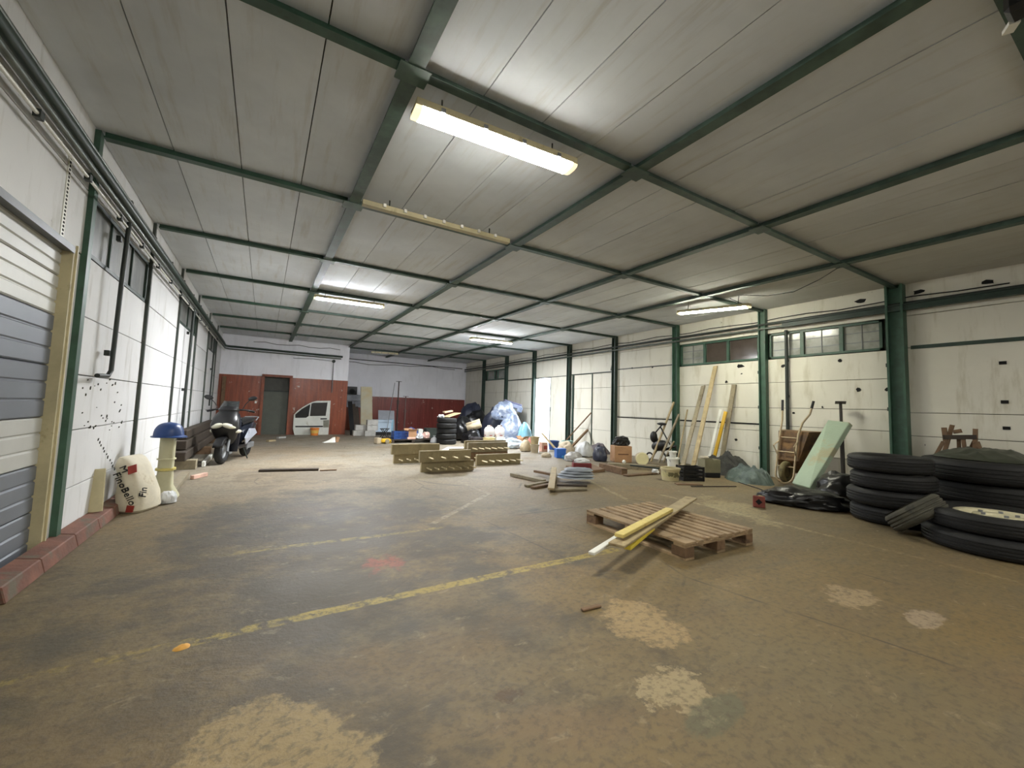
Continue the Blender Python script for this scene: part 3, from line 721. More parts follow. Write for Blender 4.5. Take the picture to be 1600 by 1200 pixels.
def tyre(label, loc, R, wd, group=None, rot=None, rim=False, mt=None, rin=None):
    t = T('tyre', label, 'tyre', loc, group=group)
    if rot is not None: t.rotation_euler = rot
    tyre_mb(R, wd, rin).build('tread_ring', mt or M_RUB, t, smooth=True)
    if rim:
        r0 = (rin or R*.58)
        MB().lathe([(.0, .03), (r0*.25, .03), (r0*.3, .05), (r0*.55, .05), (r0*.62, .0), (r0*.8, -.01), (r0*.86, wd*.3), (r0*1.0, wd*.34), (r0*1.0, wd*.24), (r0*.9, -.04), (.0, -.02)], 32).build('rim', M_RIM, t, smooth=True)
        for k in range(5): MB().cyl((math.cos(k*PI*.4)*r0*.42, math.sin(k*PI*.4)*r0*.42, .04), (math.cos(k*PI*.4)*r0*.42, math.sin(k*PI*.4)*r0*.42, .07), .016, n=6).build('wheel_nut', M_GREY, t)
    return t
def bucket(label, P, r, h, mt, lid=None, handle=True, taper=.8, band=None, name='bucket', cat='bucket', fill=None, rot=None, sq=None):
    t = T(name, label, cat, P)
    if rot is not None: t.rotation_euler = rot
    MB().lathe([(0, .0), (r*taper, 0), (r, h), (r+.012, h), (r+.012, h-.03), (r*.99+.004, h-.03), (r*.985, h+.004), (r*.95, h), (r*taper*.94, .02), (0, .02)], 28, sq=sq).build('body', mt, t, smooth=True)
    if lid: MB().lathe([(0, h+.012), (r*.8, h+.012), (r*.82, h+.02), (r*1.02, h+.02), (r*1.05, h+.012), (r*1.05, h-.02), (r*.99, h-.02)], 28, sq=sq).build('lid', lid, t, smooth=True)
    if band: MB().lathe([(r*(taper+(1-taper)*.3)+.002, h*.3), (r*(taper+(1-taper)*.3)+.004, h*.3), (r*(taper+(1-taper)*.7)+.004, h*.7), (r*(taper+(1-taper)*.7)+.002, h*.7)], 28).build('label_band', band, t, smooth=True)
    if fill: MB().cyl((0, 0, h-.06), (0, 0, h-.05), r*.92, n=20).build('contents', fill, t)
    if handle: MB().tube([(r*math.cos(a)*1.01, -abs(math.sin(a))*r*.35-.01, h-.04-math.sin(a)*r*.75) for a in [PI*k/10 for k in range(11)]], .004, 5).build('wire_handle', M_GREY, t)
    return t
M_CARD = mat('cardboard', (164, 126, 92), .8, 0, .12, 5, (140, 104, 74), (.55, .7), 4)
M_CARDP = mat('cardboard_pale', (196, 170, 140), .8, 0, .1)
def carton(label, P, d, rz=0.0, mt=None, flaps=True, tape=True):
    t = T('carton', label, 'box', P, rz); x, y, z = d; mt = mt or M_CARD
    MB().bx((-x/2, -y/2, 0), (x/2, y/2, z)).build('body', mt, t, bevel=.006)
    if flaps:
        for s in (-1, 1):
            MB().box((0, s*(y/2+.03), z+.02), (x*.96, .09, .006), (s*.7, 0, 0)).build('flap', mt, t)
    if tape: MB().box((0, -y/2-.002, z*.5), (x*.6, .003, .025)).build('printed_line', mat('print_brown', (96, 66, 46), .8), t)
    return t
def plank(label, p0, p1, wd, th, mt, name='plank', cat='plank', group=None, up=ZV, bev=.004):
    p0 = Vector(p0); p1 = Vector(p1); o = p0.copy()
    return tag(MB().bar(Vector((0, 0, 0)), p1-o, wd, th, up).build(name, mt, loc=o, bevel=bev), label, cat, group)
def crate(label, P, d, rz, mt, rowsn=4, group=None):
    t = T('crate', label, 'crate', P, rz, group=group); x, y, z = d
    MB().box((0, 0, .01), (x, y, .02)).build('bottom', mt, t)
    for k in range(rowsn):
        zz = z*(k+.6)/rowsn; mb = MB()
        for s in (-1, 1): mb.box((0, s*y/2, zz), (x, .012, z/rowsn*.6)); mb.box((s*x/2, 0, zz), (.012, y, z/rowsn*.6))
        mb.build('slat_ring', mt, t)
    for sx in (-1, 1):
        for sy in (-1, 1): MB().box((sx*x/2, sy*y/2, z/2), (.03, .03, z)).build('corner_post', mt, t)
    return t
def sack(label, P, rx, ry, rz, seed, mt, neck=True, group=None, name='sack', cat='sack', amp=.16, rot=0.0, freq=1.6):
    t = T(name, label, cat, P, rot, group=group)
    blob(rx, ry, rz, seed, amp, freq).build('body', mt, t, smooth=True)
    if neck: MB().lathe([(.04, -.05), (.03, .02), (.016, .04), (.04, .075), (.05, .085)], 9, o=(rx*.1, 0, rz*1.12)).build('tied_neck', mt, t, smooth=True)
    return t
def prop(label, P, h, lean=(0, 0), tri=False, mt=None):
    mt = mt or mat('prop_rust', (58, 44, 40), .6, .4, .3)
    t = T('steel_prop', label, 'prop', P); t.rotation_euler = (lean[0], lean[1], .4)
    MB().box((0, 0, .006), (.14, .14, .012)).build('base_plate', mt, t)
    MB().cyl((0, 0, .01), (0, 0, h*.62), .03, n=12).build('outer_tube', mt, t, smooth=True)
    MB().cyl((0, 0, h*.6), (0, 0, h-.01), .022, n=12).build('inner_tube', mt, t, smooth=True)
    MB().cyl((0, 0, h*.58), (0, 0, h*.66), .042, n=12).build('collar', mt, t)
    MB().bar((-.09, 0, h*.63), (.09, 0, h*.63), .014, .014).build('collar_handle', mt, t)
    MB().box((0, 0, h-.006), (.15, .15, .014)).build('head_plate', mt, t)
    if tri:
        for k in range(3):
            a = k*2*PI/3+.5; MB().bar((.03*math.cos(a), .03*math.sin(a), h*.45), (.35*math.cos(a), .35*math.sin(a), .02), .02, .03).build('tripod_leg', mt, t)
    return t
M_WOODD = mat('wood_dark', (58, 48, 38), .8, 0, .3, 4, (40, 36, 28), (.5, .7), 4, .4, 25, (1, 1, 1))
M_WOODG = mat('wood_grey', (132, 122, 100), .75, 0, .2, 5, (104, 92, 72), (.5, .7), 5, .3, 25)
M_WOODT = mat('wood_tan', (158, 142, 108), .7, 0, .18, 6, (128, 110, 80), (.52, .7), 6, .3, 25)
M_WOODO = mat('wood_olive', (138, 126, 96), .75, 0, .15, 3, (114, 102, 74), (.48, .72), 3, .3, 25)
M_WOODB = mat('wood_brown', (110, 86, 62), .75, 0, .25, 5, (76, 58, 42), (.5, .68), 5, .4, 25)
M_BAG = mat('bag_black', (11, 11, 13), .36, 0, .2, 5, bump=.3, bs=14)
M_BAGN = mat('bag_navy', (36, 40, 56), .5, 0, .2, 5, bump=.3, bs=14)
M_BAGW = mat('bag_white', (206, 208, 210), .5, 0, .1, 5, (176, 178, 178), (.5, .7), 4, .4, 14)
M_BAGB = mat('bag_blue', (112, 124, 146), .4, 0, .2, 4, (168, 174, 184), (.5, .62), 3.5, .4, 12)
M_BAGC = mat('bag_beige', (178, 164, 138), .8, 0, .15, 5, bump=.4, bs=14)
M_RED = mat('red_paint', (148, 54, 44), .5, 0, .12)
M_BLUE = mat('blue_plastic', (36, 70, 130), .4, 0, .12)
M_ORANGE = mat('orange_plastic', (214, 128, 56), .4, 0, .1)
M_YEL = mat('yellow_paint', (212, 170, 40), .45, 0, .1)
M_FOAM = mat('foam_green', (146, 162, 142), .75, 0, .06, 4, (152, 150, 122), (.52, .66), 2.5, .3, 40)
M_FOAMY = mat('foam_yellow', (206, 200, 176), .75, 0, .05, 2, (202, 182, 130), (.42, .7), 1.3, .3, 40)
M_FOAMB = mat('foam_blue', (188, 206, 222), .75, 0, .06)
M_CONC = mat('block_concrete', (176, 174, 168), .85, 0, .12, 6, (136, 134, 126), (.55, .7), 5, .4, 30)

# ---------------------------------------------------------------- along the left wall
# sack with lettering, leaning against the kerb
P = F(212, 803); fb = T('plaster_bag', 'cream paper sack printed FinoBello with a red square', 'bag', (.27, 5.5, .0), math.radians(-20)); fb.scale = (.9, .9, .9)
M_PAPER = mat('bag_paper', (214, 206, 184), .75, 0, .1, 4, (178, 162, 128), (.55, .7), 4, .5, 9)
secs = []
mb = MB()
loft(mb, [(0, 0, .12, .2, 0), (.03, 0, .15, .23, 0), (.2, 0, .15, .225, 0), (.4, -.02, .12, .2, 0), (.52, -.04, .1, .2, 0), (.6, -.05, .07, .2, 0), (.63, -.06, .035, .18, 0)], 24, 'z', 3.2)
for q in mb.v:
    k = noise.fractal(q*6, 1, 2, 3); q += Vector((k*.022, k*.018, 0)) * (1 if q.z > .04 else .2)
for q in mb.v: q.x -= q.z*.12
mb.build('sack_body', M_PAPER, fb, smooth=True)
def on_bag(txt, size, y, z, rotx, mt, nm, x=.0):
    t_ = text_mb(txt, size, .003)
    R = Matrix(((0, 0, 1), (1, 0, 0), (0, 1, 0)))          # text x -> +y, text y -> z, normal -> +x
    R2 = Matrix.Rotation(rotx, 3, 'X')
    for q in t_.v: q[:] = (R2 @ (R @ q)) + Vector((x, y, z))
    t_.build(nm, mt, fb)
M_INK = mat('print_black', (20, 20, 20), .7, 0, .05, jitter=0)
# the lettered face looks towards the hall entrance: build it on the -y side
def on_face(txt, size, x, z, rot, mt, nm, ydepth, lean=.12):
    t_ = text_mb(txt, size, .006)
    for q in t_.v:
        a, b, c = q; ca, sa = math.cos(rot), math.sin(rot)
        X, Z_ = a*ca-b*sa+x, a*sa+b*ca+z
        q[:] = (X-Z_*lean, -ydepth-c, Z_)
    t_.build(nm, mt, fb)
on_face('FinoBello', .105, -.005, .28, math.radians(-66), M_INK, 'lettering', .222)
on_face('Fin', .1, .17, .24, math.radians(80), M_INK, 'side_lettering', .2)
on_face('M', .1, -.015, .5, math.radians(-66), M_INK, 'initial', .205)
MB().prism([(.03, .44), (.115, .47), (.115, .56), (.03, .53)], .012, lambda a, b, c: (a-b*.12, -.212+c, b)).build('red_square', M_RED, fb)
MB().prism([(.0, .02), (.07, .02), (.09, .09), (.02, .1)], .012, lambda a, b, c: (a-b*.12, -.232+c, b)).build('red_mark', M_RED, fb)
sack('clear white plastic bag slumped against the printed sack', (.47, 5.74, 0), .075, .09, .1, 3, M_BAGW, False, amp=.2)
# downpipe upright with a helmet on top
dp = T('rain_pipe', 'upright cream plastic pipe section with flared foot', 'pipe', (.37, 6.1, 0))
loft(MB(), [(0, 0, .15, .15, 0), (.03, 0, .14, .14, 0), (.14, 0, .085, .085, 0), (.3, 0, .075, .08, 0), (.72, 0, .075, .08, 0)], 20, 'z', 3.6).build('pipe_body', mat('pipe_cream', (196, 192, 158), .5, 0, .08), dp, smooth=True)
MB().lathe([(.082, .32), (.1, .325), (.1, .35), (.082, .355)], 20).build('collar_ring', mat('pipe_yellow', (200, 186, 110), .5), dp)
MB().lathe([(.082, .45), (.094, .453), (.094, .465), (.082, .47)], 20).build('collar_ring', mat('pipe_cream', (0, 0, 0)), dp)
hm = T('safety_helmet', 'blue safety helmet resting on upright cream pipe', 'helmet', (.37, 6.1, .722), math.radians(-50))
hb_ = MB(); V = []
prof = [(.15*math.cos(a)**.75, .165*math.sin(a)**.85+.012) for a in [k*PI/2/10 for k in range(10)]]
hb_.lathe(prof+[(0, .177)], 28).build('shell', M_BLUE, hm, smooth=True)
MB().lathe([(.14, 0), (.17, .0), (.172, .012), (.15, .02)], 28).build('brim', M_BLUE, hm, smooth=True)
MB().prism([(.1, -.12), (.2, -.09), (.235, 0), (.2, .09), (.1, .12)], .012, lambda a, b, c: (a, b, .004+c-.04*max(0, a-.12))).build('peak', M_BLUE, hm)
MB().tube([(x, 0, .176-x*x*3) for x in (-.1, -.06, -.02, .02, .06, .1)], .008, 6).build('crown_rib', M_BLUE, hm)
MB().lathe([(0, -.0), (.06, -.0), (.07, .05), (.0, .05)], 12, o=(0, 0, .0)).build('inner_cradle', M_BLACK, hm)
plank('pale upright board scrap leaning behind the printed sack', (.05, 4.98, .11), (.025, 5.06, .5), .1, .02, M_CREAM, up=(0, 1, 0))
plank('grey hollow section bar lying by the cream pipe', F(266, 768, .035), F(290, 740, .035), .1, .07, M_WOODG, 'box_section', 'bar')
sack('brown crumpled rag bundle beside the hollow bar', (.2, 7.0, 0), .1, .2, .1, 8, M_BAGC, False, name='rag_bundle', cat='rag')
plank('pink brick bar lying on the floor by the timbers', F(300, 746, .03), F(322, 741, .03), .06, .055, mat('brick_pink', (196, 160, 144), .8), 'brick', 'brick')
# long dark timbers stacked along the wall
for k, (x, z, lab) in enumerate(((.17, .24, 'lower front dark timber in the stack along the left wall'), (.15, .4, 'middle dark timber in the stack along the left wall'), (.13, .56, 'topmost dark timber in the stack along the left wall'))):
    plank(lab, (x+.03, 8.2+.25*k, z), (x+.05, 14.2-.5*k, z), .2-.03*k, .15, M_WOODD, 'timber_beam', 'beam', 'stacked dark timbers', bev=.01)
for k, y in enumerate((8.5, 10.8, 13.4)):
    plank(('pale bearer block under the near end of dark timbers', 'pale bearer block under the middle of dark timbers', 'pale bearer block under the far end of dark timbers')[k], (.12, y, .08), (.42, y, .08), .2, .155, (M_WOODG, M_WOODB, M_WOODB)[k], 'bearer_block', 'block')
plank('white strip leaning under the dark timbers', (.5, 8.65, .05), (.5, 9.9, .05), .05, .09, M_WHITEPL, 'strip', 'strip')
sack('small heap of white plastic scraps behind the scooter', (.66, 10.6, 0), .14, .3, .14, 17, M_BAGW, False, name='scrap_heap', cat='scrap')
plank('brown upright board in the corner by the doorway wall', (.16, YB-.12, 0), (.16, YB-.1, 1.95), .1, .06, M_WOODB, up=(0, 1, 0))

# ---------------------------------------------------------------- scooter
A = Vector((.73, 8.98, 0)); B = Vector((1.06, 10.2, 0)); hd = (A-B); wbL = hd.length
sc = T('motor_scooter', 'dark motor scooter with silver side panels and clear headlight', 'scooter', (A+B)/2, math.atan2(hd.y, hd.x))
M_SCD = mat('scooter_navy', (30, 34, 44), .22, .3, .1); M_SCK = mat('scooter_black', (18, 18, 19), .35, 0, .1)
M_SCS = mat('scooter_silver', (176, 182, 194), .3, .4, .08); M_LENS = mat('lens_clear', (206, 204, 186), .12, .2, .06)
h2 = wbL/2; RX = Matrix.Rotation(PI/2, 3, 'X')
def wheel(nm, x, R, r):
    wv = MB(); wv.lathe([(R-r+r*math.cos(a), r*1.05*math.sin(a)) for a in [2*PI*k/12 for k in range(12)]], 32, (x, 0, R), RX, closed=True)
    wo = wv.build(nm, M_RUB, sc, smooth=True)
    MB().lathe([(0, -.03), (.05, -.03), (.05, -.012), (R-2*r-.01, -.012), (R-2*r+.008, -.03), (R-2*r+.008, .03), (R-2*r-.01, .012), (.05, .012), (.05, .03), (0, .03)], 28, (x, 0, R), RX).build('rim', M_GREY, wo, smooth=True)
    return wo
wheel('front_wheel', h2, .235, .058); wheel('rear_wheel', -h2, .225, .065)
mb = MB()
for k in range(13):
    pass
pts = [(h2+.262*math.cos(a), .235+.262*math.sin(a)) for a in [math.radians(20+k*12) for k in range(12)]]
V = []; fs = []
for x, z in pts:
    for y_, dz in ((-.085, -.03), (-.07, .0), (0, .016), (.07, 0), (.085, -.03)):
        n_ = Vector((x-h2, 0, z-.235)).normalized(); V.append(Vector((x, y_, z))+n_*dz)
for k in range(len(pts)-1):
    for j in range(4): fs.append((k*5+j, k*5+j+1, (k+1)*5+j+1, (k+1)*5+j))
fo = MB().add(V, fs).build('front_fender', M_SCK, sc, smooth=True)
sm = fo.modifiers.new('thick', 'SOLIDIFY'); sm.thickness = .012
mb = MB()
for s in (-1, 1): mb.cyl((h2, s*.085, .235), (h2-.13, s*.075, .62), .024, n=10)
mb.build('fork', M_GREY, sc, smooth=True)
loft(MB(), [(.36, h2-.2, .07, .1, 0), (.46, h2-.14, .1, .17, 0), (.6, h2-.08, .13, .22, 0), (.72, h2-.06, .14, .235, 0), (.84, h2-.1, .12, .22, 0), (.95, h2-.16, .09, .17, 0), (1.0, h2-.19, .05, .12, 0)], 24, 'z', 2.3).build('front_cowl', M_SCK, sc, smooth=True)
loft(MB(), [(.2, h2-.3, .03, .16, 0), (.5, h2-.26, .05, .2, 0), (.8, h2-.25, .05, .21, 0), (.93, h2-.26, .03, .16, 0)], 20, 'z', 3).build('leg_shield', M_SCD, sc, smooth=True)
for s in (-1, 1):
    R = Matrix.Rotation(s*math.radians(28), 3, 'Z') @ Matrix.Rotation(-s*math.radians(16), 3, 'X')
    ball(MB(), (h2+.035, s*.1, .7), .05, .125, .05, R).build('headlight', M_LENS, sc, smooth=True)
    R = Matrix.Rotation(s*math.radians(50), 3, 'Z')
    ball(MB(), (h2-.07, s*.215, .6), .03, .07, .035, R).build('turn_signal', M_LENS, sc, smooth=True)
    MB().tube([(h2-.22, s*.1, 1.0), (h2-.26, s*.25, 1.0), (h2-.3, s*.36, .97)], .016, 8).build('handlebar', M_SCK, sc, smooth=True)
    MB().cyl((h2-.275, s*.29, .99), (h2-.31, s*.4, .965), .022, n=10).build('grip', M_BLACK, sc, smooth=True)
    MB().tube([(h2-.23, s*.2, 1.0), (h2-.21, s*.3, .99), (h2-.23, s*.4, .98)], .007, 6).build('brake_lever', M_SCK, sc)
    mo = MB().tube([(h2-.25, s*.2, 1.0), (h2-.24, s*.26, 1.12), (h2-.24, s*.33, 1.2)], .008, 6).build('mirror_stalk', M_SCK, sc)
    ball(MB(), (h2-.24, s*.37, 1.225), .02, .08, .045, Matrix.Rotation(s*.25, 3, 'X')).build('mirror_head', M_SCK, mo, smooth=True)
    mb = MB(); V = [(.14, .3), (.3, .44), (.02, .62), (-.3, .6), (-.42, .5), (-.12, .42)]
    mb.prism([(a-.18, b) for a, b in V], .02, lambda a, b, c: (a, s*(.165+.03*math.sin((b-.3)*8))+s*c, b)); mb.build('side_panel', M_SCS, sc, bevel=.004)
loft(MB(), [(.93, h2-.2, .08, .15, 0), (1.0, h2-.2, .1, .17, 0), (1.06, h2-.22, .08, .13, 0), (1.09, h2-.25, .03, .07, 0)], 20, 'z', 2.4).build('handlebar_cover', M_SCK, sc, smooth=True)
ws = MB(); V = []
for j in range(4):
    for i in range(7):
        a = (i/6-.5)*2; V.append((h2-.1-.05*j-.05*a*a, a*(.17-.012*j), 1.0+.055*j))
ws.add(V, [(j*7+i, j*7+i+1, (j+1)*7+i+1, (j+1)*7+i) for j in range(3) for i in range(6)])
wo = ws.build('windscreen', mat('smoked_screen', (36, 38, 38), .12), sc, smooth=True); wo.modifiers.new('thick', 'SOLIDIFY').thickness = .006
MB().box((.08, 0, .27), (.46, .3, .07)).build('floorboard', M_SCK, sc, bevel=.015)
loft(MB(), [(-h2-.3, .68, .05, .06, 0), (-h2-.15, .63, .12, .13, 0), (-h2+.15, .56, .17, .16, 0), (-h2+.5, .5, .2, .17, 0), (-h2+.62, .46, .17, .13, 0)], 20, 'x', 2.6).build('rear_body', M_SCD, sc, smooth=True)
loft(MB(), [(-h2-.22, .78, .035, .09, 0), (-h2, .78, .05, .14, 0), (-h2+.3, .76, .05, .15, 0), (-h2+.6, .71, .045, .11, 0)], 18, 'x', 2.8).build('seat', M_SCK, sc, smooth=True)
MB().tube([(-h2-.05, .15, .76), (-h2-.28, .13, .82), (-h2-.33, 0, .83), (-h2-.28, -.13, .82), (-h2-.05, -.15, .76)], .013, 8).build('grab_rail', M_GREY, sc, smooth=True)
ball(MB(), (-h2-.29, 0, .68), .03, .07, .03).build('tail_light', M_RED, sc, smooth=True)
MB().cyl((-h2+.25, -.16, .22), (-h2-.2, -.19, .28), .05, .06, n=14).build('exhaust', M_GREY, sc, smooth=True)
MB().box((-h2+.12, .11, .25), (.4, .06, .12)).build('engine_case', M_GREY, sc, bevel=.015)
MB().tube([(-.1, .12, .24), (-.14, .2, .01)], .012, 6).build('side_stand', M_PIPED, sc)

# ---------------------------------------------------------------- by the doorway wall
yd = YB-.19
cdo = T('van_door', 'white van door with dark glass leaning on brown dado', 'van door', (PY(487, 680, yd).x, yd, 0))
def dpx(X, Y): q = PY(440+X/13.333, 610+Y/13.333, yd); return (q.x-cdo.location.x, max(0, q.z))
out = [dpx(*q) for q in ((265, 945), (235, 800), (250, 580), (255, 510), (330, 430), (440, 350), (540, 290), (640, 242), (740, 218), (1022, 214), (1010, 420), (1000, 600), (972, 935))]
M_VAN = mat('van_white', (204, 206, 198), .35, 0, .06, 3, (168, 166, 150), (.58, .75), 3)
M_VGL = mat('van_glass', (52, 50, 50), .1, 0, .1)
fn = lambda y0: (lambda a, b, c: (a, y0+c, b))
MB().prism(out, .09, fn(0)).build('door_skin', M_VAN, cdo, bevel=.006)
MB().prism([dpx(*q) for q in ((620, 275), (670, 258), (958, 252), (918, 530), (590, 535))], .012, fn(-.008)).build('window_glass', M_VGL, cdo)
MB().prism([dpx(*q) for q in ((285, 572), (280, 505), (420, 388), (600, 283), (565, 535), (510, 570))], .012, fn(-.008)).build('quarter_glass', mat('van_glass_dark', (24, 26, 30), .12), cdo)
MB().prism([dpx(*q) for q in ((285, 738), (862, 736), (862, 764), (285, 768))], .02, fn(-.015)).build('rubber_moulding', M_BLACK, cdo)
MB().prism([dpx(*q) for q in ((808, 580), (942, 578), (942, 602), (808, 606))], .025, fn(-.022)).build('door_handle', M_BLACK, cdo)
MB().prism([dpx(*q) for q in ((868, 625), (990, 615), (982, 770), (868, 770))], .008, fn(-.006)).build('grey_patch', mat('patch_grey', (128, 128, 112), .6), cdo)  # flat grey-green patch on the door skin
P, s = base(493, 681.5); bucket('small orange bucket with yellow bands before the van door', (P.x, YB-.42, 0), .14, .26, M_ORANGE, band=mat('bucket_yellow', (224, 180, 92), .4), taper=.86)
P, s = base(518, 691); cb = T('carton_scrap', 'torn white carton with brown flap lying on the floor', 'carton', P, .5)
MB().add([(-.28, 0, 0), (.05, -.12, 0), (.1, .12, 0), (-.22, .15, 0), (-.1, 0, .07), (.08, -.05, .16), (.1, .08, .15)], [(0, 1, 5, 4), (1, 2, 6, 5), (2, 3, 4, 6), (3, 0, 4), (4, 5, 6), (0, 3, 2, 1)]).build('white_part', M_WHITEPL, cb)
MB().box((.14, 0, .08), (.1, .18, .16), (0, .3, 0)).build('brown_flap', M_CARD, cb)
P, s = base(405, 736)
plank('dark flat board lying on the floor in front of the scooter', F(405, 735, .02), F(498, 733, .02), .13, .035, M_WOODD, up=ZV)
plank('thin reddish stick lying at the end of the dark board', F(500, 735, .012), F(526, 734, .012), .04, .02, M_WOODB)
for k, (u, v) in enumerate(((440, 684), (424, 689))):
    plank(('pale wood offcut on the floor below the brown doorway', 'small rubble piece near the brown doorway')[k], F(u-6, v, .03), F(u+5, v-1, .03), .1, .05, M_WOODT if k else M_CONC, 'offcut', 'offcut')

# ---------------------------------------------------------------- before the recessed wall
def at_y(u, v, y): q = PY(u, v, y); return q
q = PY(549, 611, YB2-.15)
sp = T('loudspeaker', 'black loudspeaker box fixed high in the recess corner', 'speaker', (q.x+.02, YB2-.12, 1.57))
MB().box((0, 0, .17), (.42, .2, .34)).build('cabinet', M_BLACK, sp, bevel=.01); MB().cyl((0, -.1, .14), (0, -.11, .14), .11, n=20).build('cone', M_HOLE, sp)
cb = T('wall_cabinet', 'grey metal wall cabinet with doors beneath the loudspeaker', 'cabinet', (q.x+.16, YB2-.1, 1.0))
MB().box((0, 0, .28), (.68, .18, .55)).build('body', M_GREY, cb, bevel=.006)
MB().box((0, -.095, .42), (.64, .02, .24)).build('drawer_front', mat('cab_light', (150, 154, 160), .5, .2), cb)
for s_ in (-1, 1): MB().box((s_*.165, -.095, .14), (.3, .02, .26)).build('door_panel', mat('cab_light', (0, 0, 0)), cb)
for k, (u0, u1, dz) in enumerate(((541, 546, 1.05), (545, 551, .98), (550, 555, .9))):
    b = F(u1, 681, 0); plank(('dark board leaning closest to the brown dado end', 'dark board leaning between two other dark boards', 'dark board leaning closest to the concrete blocks')[k], (4.25+.12*k, 15.95+.05*k, .0), (4.22+.12*k, 16.75, 1.25-.1*k), .16, .03, M_WOODD if k else M_BLACK, up=(0, 1, 0))
a, b_, c_, d_ = (PY(u, v, 17.6) for u, v in ((564, 664), (583, 664), (582.5, 604.5), (565, 604)))
a.z = b_.z = 0.0
o = Vector((a.x, 17.6, 0)); mb = MB(); mb.slab4(a-o, b_-o, c_-o+Vector((0, .12, 0)), d_-o+Vector((0, .12, 0)), .1)
tag(mb.build('foam_slab', M_FOAMY, loc=o, bevel=.01), 'tall cream foam slab with yellow stains standing upright', 'foam slab')
M_FB = mat('board_pale_grey', (156, 160, 168), .7, 0, .08)
a, b_, c_, d_ = (PY(u, v, 17.2) for u, v in ((591, 678), (617, 678), (618, 642), (593, 641)))
a.z = b_.z = 0; o = a.copy(); mb = MB(); mb.slab4(a-o, b_-o, c_-o+Vector((0, .2, 0)), d_-o+Vector((0, .2, 0)), .03)
tag(mb.build('board', M_FB, loc=o), 'pale grey square board leaning behind white foam box', 'board')
bl = [((559, 681), 0, 'pale concrete block in the lower row by the dark boards'), ((577, 681.5), 0, 'pale concrete block in the lower row by the foam box'),
      ((562, 681), .2, 'pale concrete block on the second row by the dark boards'), ((580, 681.5), .2, 'pale concrete block on the second row by the foam box'), ((580, 681.5), .4, 'topmost pale concrete block of the small pile')]
for k, ((u, v), z, lab) in enumerate(bl):
    P, s = base(u, v); tag(MB().box((0, 0, .098), (.385, .24, .195)).build('concrete_block', M_CONC, loc=(P.x+.03, P.y+.1, z), rz=0, bevel=.008), lab, 'block', 'concrete blocks')
P, s = base(599, 680)
fx = T('foam_box', 'pale blue-white foam box with lid in front of grey board', 'foam box', (P.x, P.y+.3, .0), -.05)
MB().box((0, 0, .06), (.6, .5, .12)).build('bottom_slab', M_BLACK, fx); MB().box((0, 0, .3), (.62, .5, .36)).build('body', M_FOAMB, fx, bevel=.01); MB().box((0, 0, .53), (.66, .53, .1)).build('lid', M_FOAMB, fx, bevel=.01)
MB().box((.36, .05, .34), (.08, .4, .5)).build('side_sheet', mat('foam_cyan', (140, 184, 206), .6), fx)
P, s = base(602, 684)
rk = T('folding_rack', 'small folded black metal rack before the foam box', 'rack', (P.x, P.y, 0), .3)
for a in ((-.15, 0, 0, .12, 0, .32), (.15, 0, 0, -.12, 0, .3), (-.15, .12, 0, .12, .12, .32), (.15, .12, 0, -.12, .12, .3)): MB().bar(a[:3], a[3:], .02, .02).build('leg', M_BLACK, rk)
MB().box((0, .06, .315), (.3, .16, .02)).build('top_bar', M_BLACK, rk)
P, s = base(619, 682); prop('tall dark steel prop standing before the recessed wall', P, 2.06)
P, s = base(631, 681); prop('shorter dark steel prop standing before the recessed wall', P, 1.52, mt=mat('prop_grey', (92, 70, 66), .6, .3, .2))
plank('thin grey rod leaning beside the tall steel prop', F(603, 681), PY(617, 598, 15.7), .02, .02, M_GREY, 'rod', 'rod')

# ---------------------------------------------------------------- junk before the recessed wall
P, s = base(647, 693)
tr = T('low_pallet', 'low dark slatted pallet carrying the blue crates', 'pallet', (P.x+.05, 13.0, 0))
for k in range(5): MB().box((0, -.4+.2*k, .1), (1.5, .14, .03)).build('deck_board', M_WOODD, tr)
for x in (-.65, 0, .65): MB().box((x, 0, .045), (.1, .94, .085)).build('bearer', M_WOODD, tr)
def junk(u, v, y): q = PY(u, v, y); return Vector((min(q.x, W-.3), y, 0))
zp = .115
q = junk(619, 686, 12.75); crate('blue plastic crate on the low pallet next to the steel props', (q.x, q.y, zp), (.2, .3, .24), 0, M_BLUE)
q = junk(630, 686, 12.75); crate('blue plastic crate on the low pallet touching the brown carton', (q.x, q.y, zp), (.2, .3, .24), .0, mat('blue_plastic_dark', (28, 52, 104), .4))
q = junk(641, 684, 12.85); carton('brown open carton on the low pallet by the blue crates', (q.x, q.y, zp), (.3, .3, .26), .1, tape=False)
q = junk(641, 686, 12.68); plank('flat pink box lying before the brown carton', (q.x-.13, 12.58, zp+.03), (q.x+.13, 12.58, zp+.03), .08, .055, mat('box_pink', (212, 170, 152), .7), 'flat_box', 'box')
q = junk(652, 685, 12.75); sack('white and pink plastic bag on the low pallet', (q.x+.04, q.y-.05, zp), .11, .16, .13, 5, M_BAGW, False, amp=.3)
q = junk(662, 685, 12.8); sack('pinkish cloth bundle on the low pallet', (q.x+.1, q.y+.1, zp), .11, .18, .15, 6, mat('cloth_pink', (208, 172, 160), .8, bump=.4, bs=14), False, amp=.3, name='cloth_bundle', cat='cloth')
q = junk(677, 691, 12.4); sack('small white tied bag beside the tyre stack', (q.x, 12.35, 0), .1, .1, .14, 9, M_BAGW, True, amp=.2)
P, s = base(601, 693); ym = T('chain_hoist', 'yellow hoist block with drum lying on the floor', 'hoist', P, .3)
MB().box((0, 0, .09), (.3, .2, .12)).build('block', M_YEL, ym, bevel=.03); MB().cyl((.02, -.12, .07), (.02, .12, .07), .07, n=14).build('drum', mat('wood_grey', (0, 0, 0)), ym); MB().lathe([(.05, -.012), (.07, 0), (.05, .012)], 14, (.16, 0, .06), RX, closed=True).build('hook_ring', M_YEL, ym)
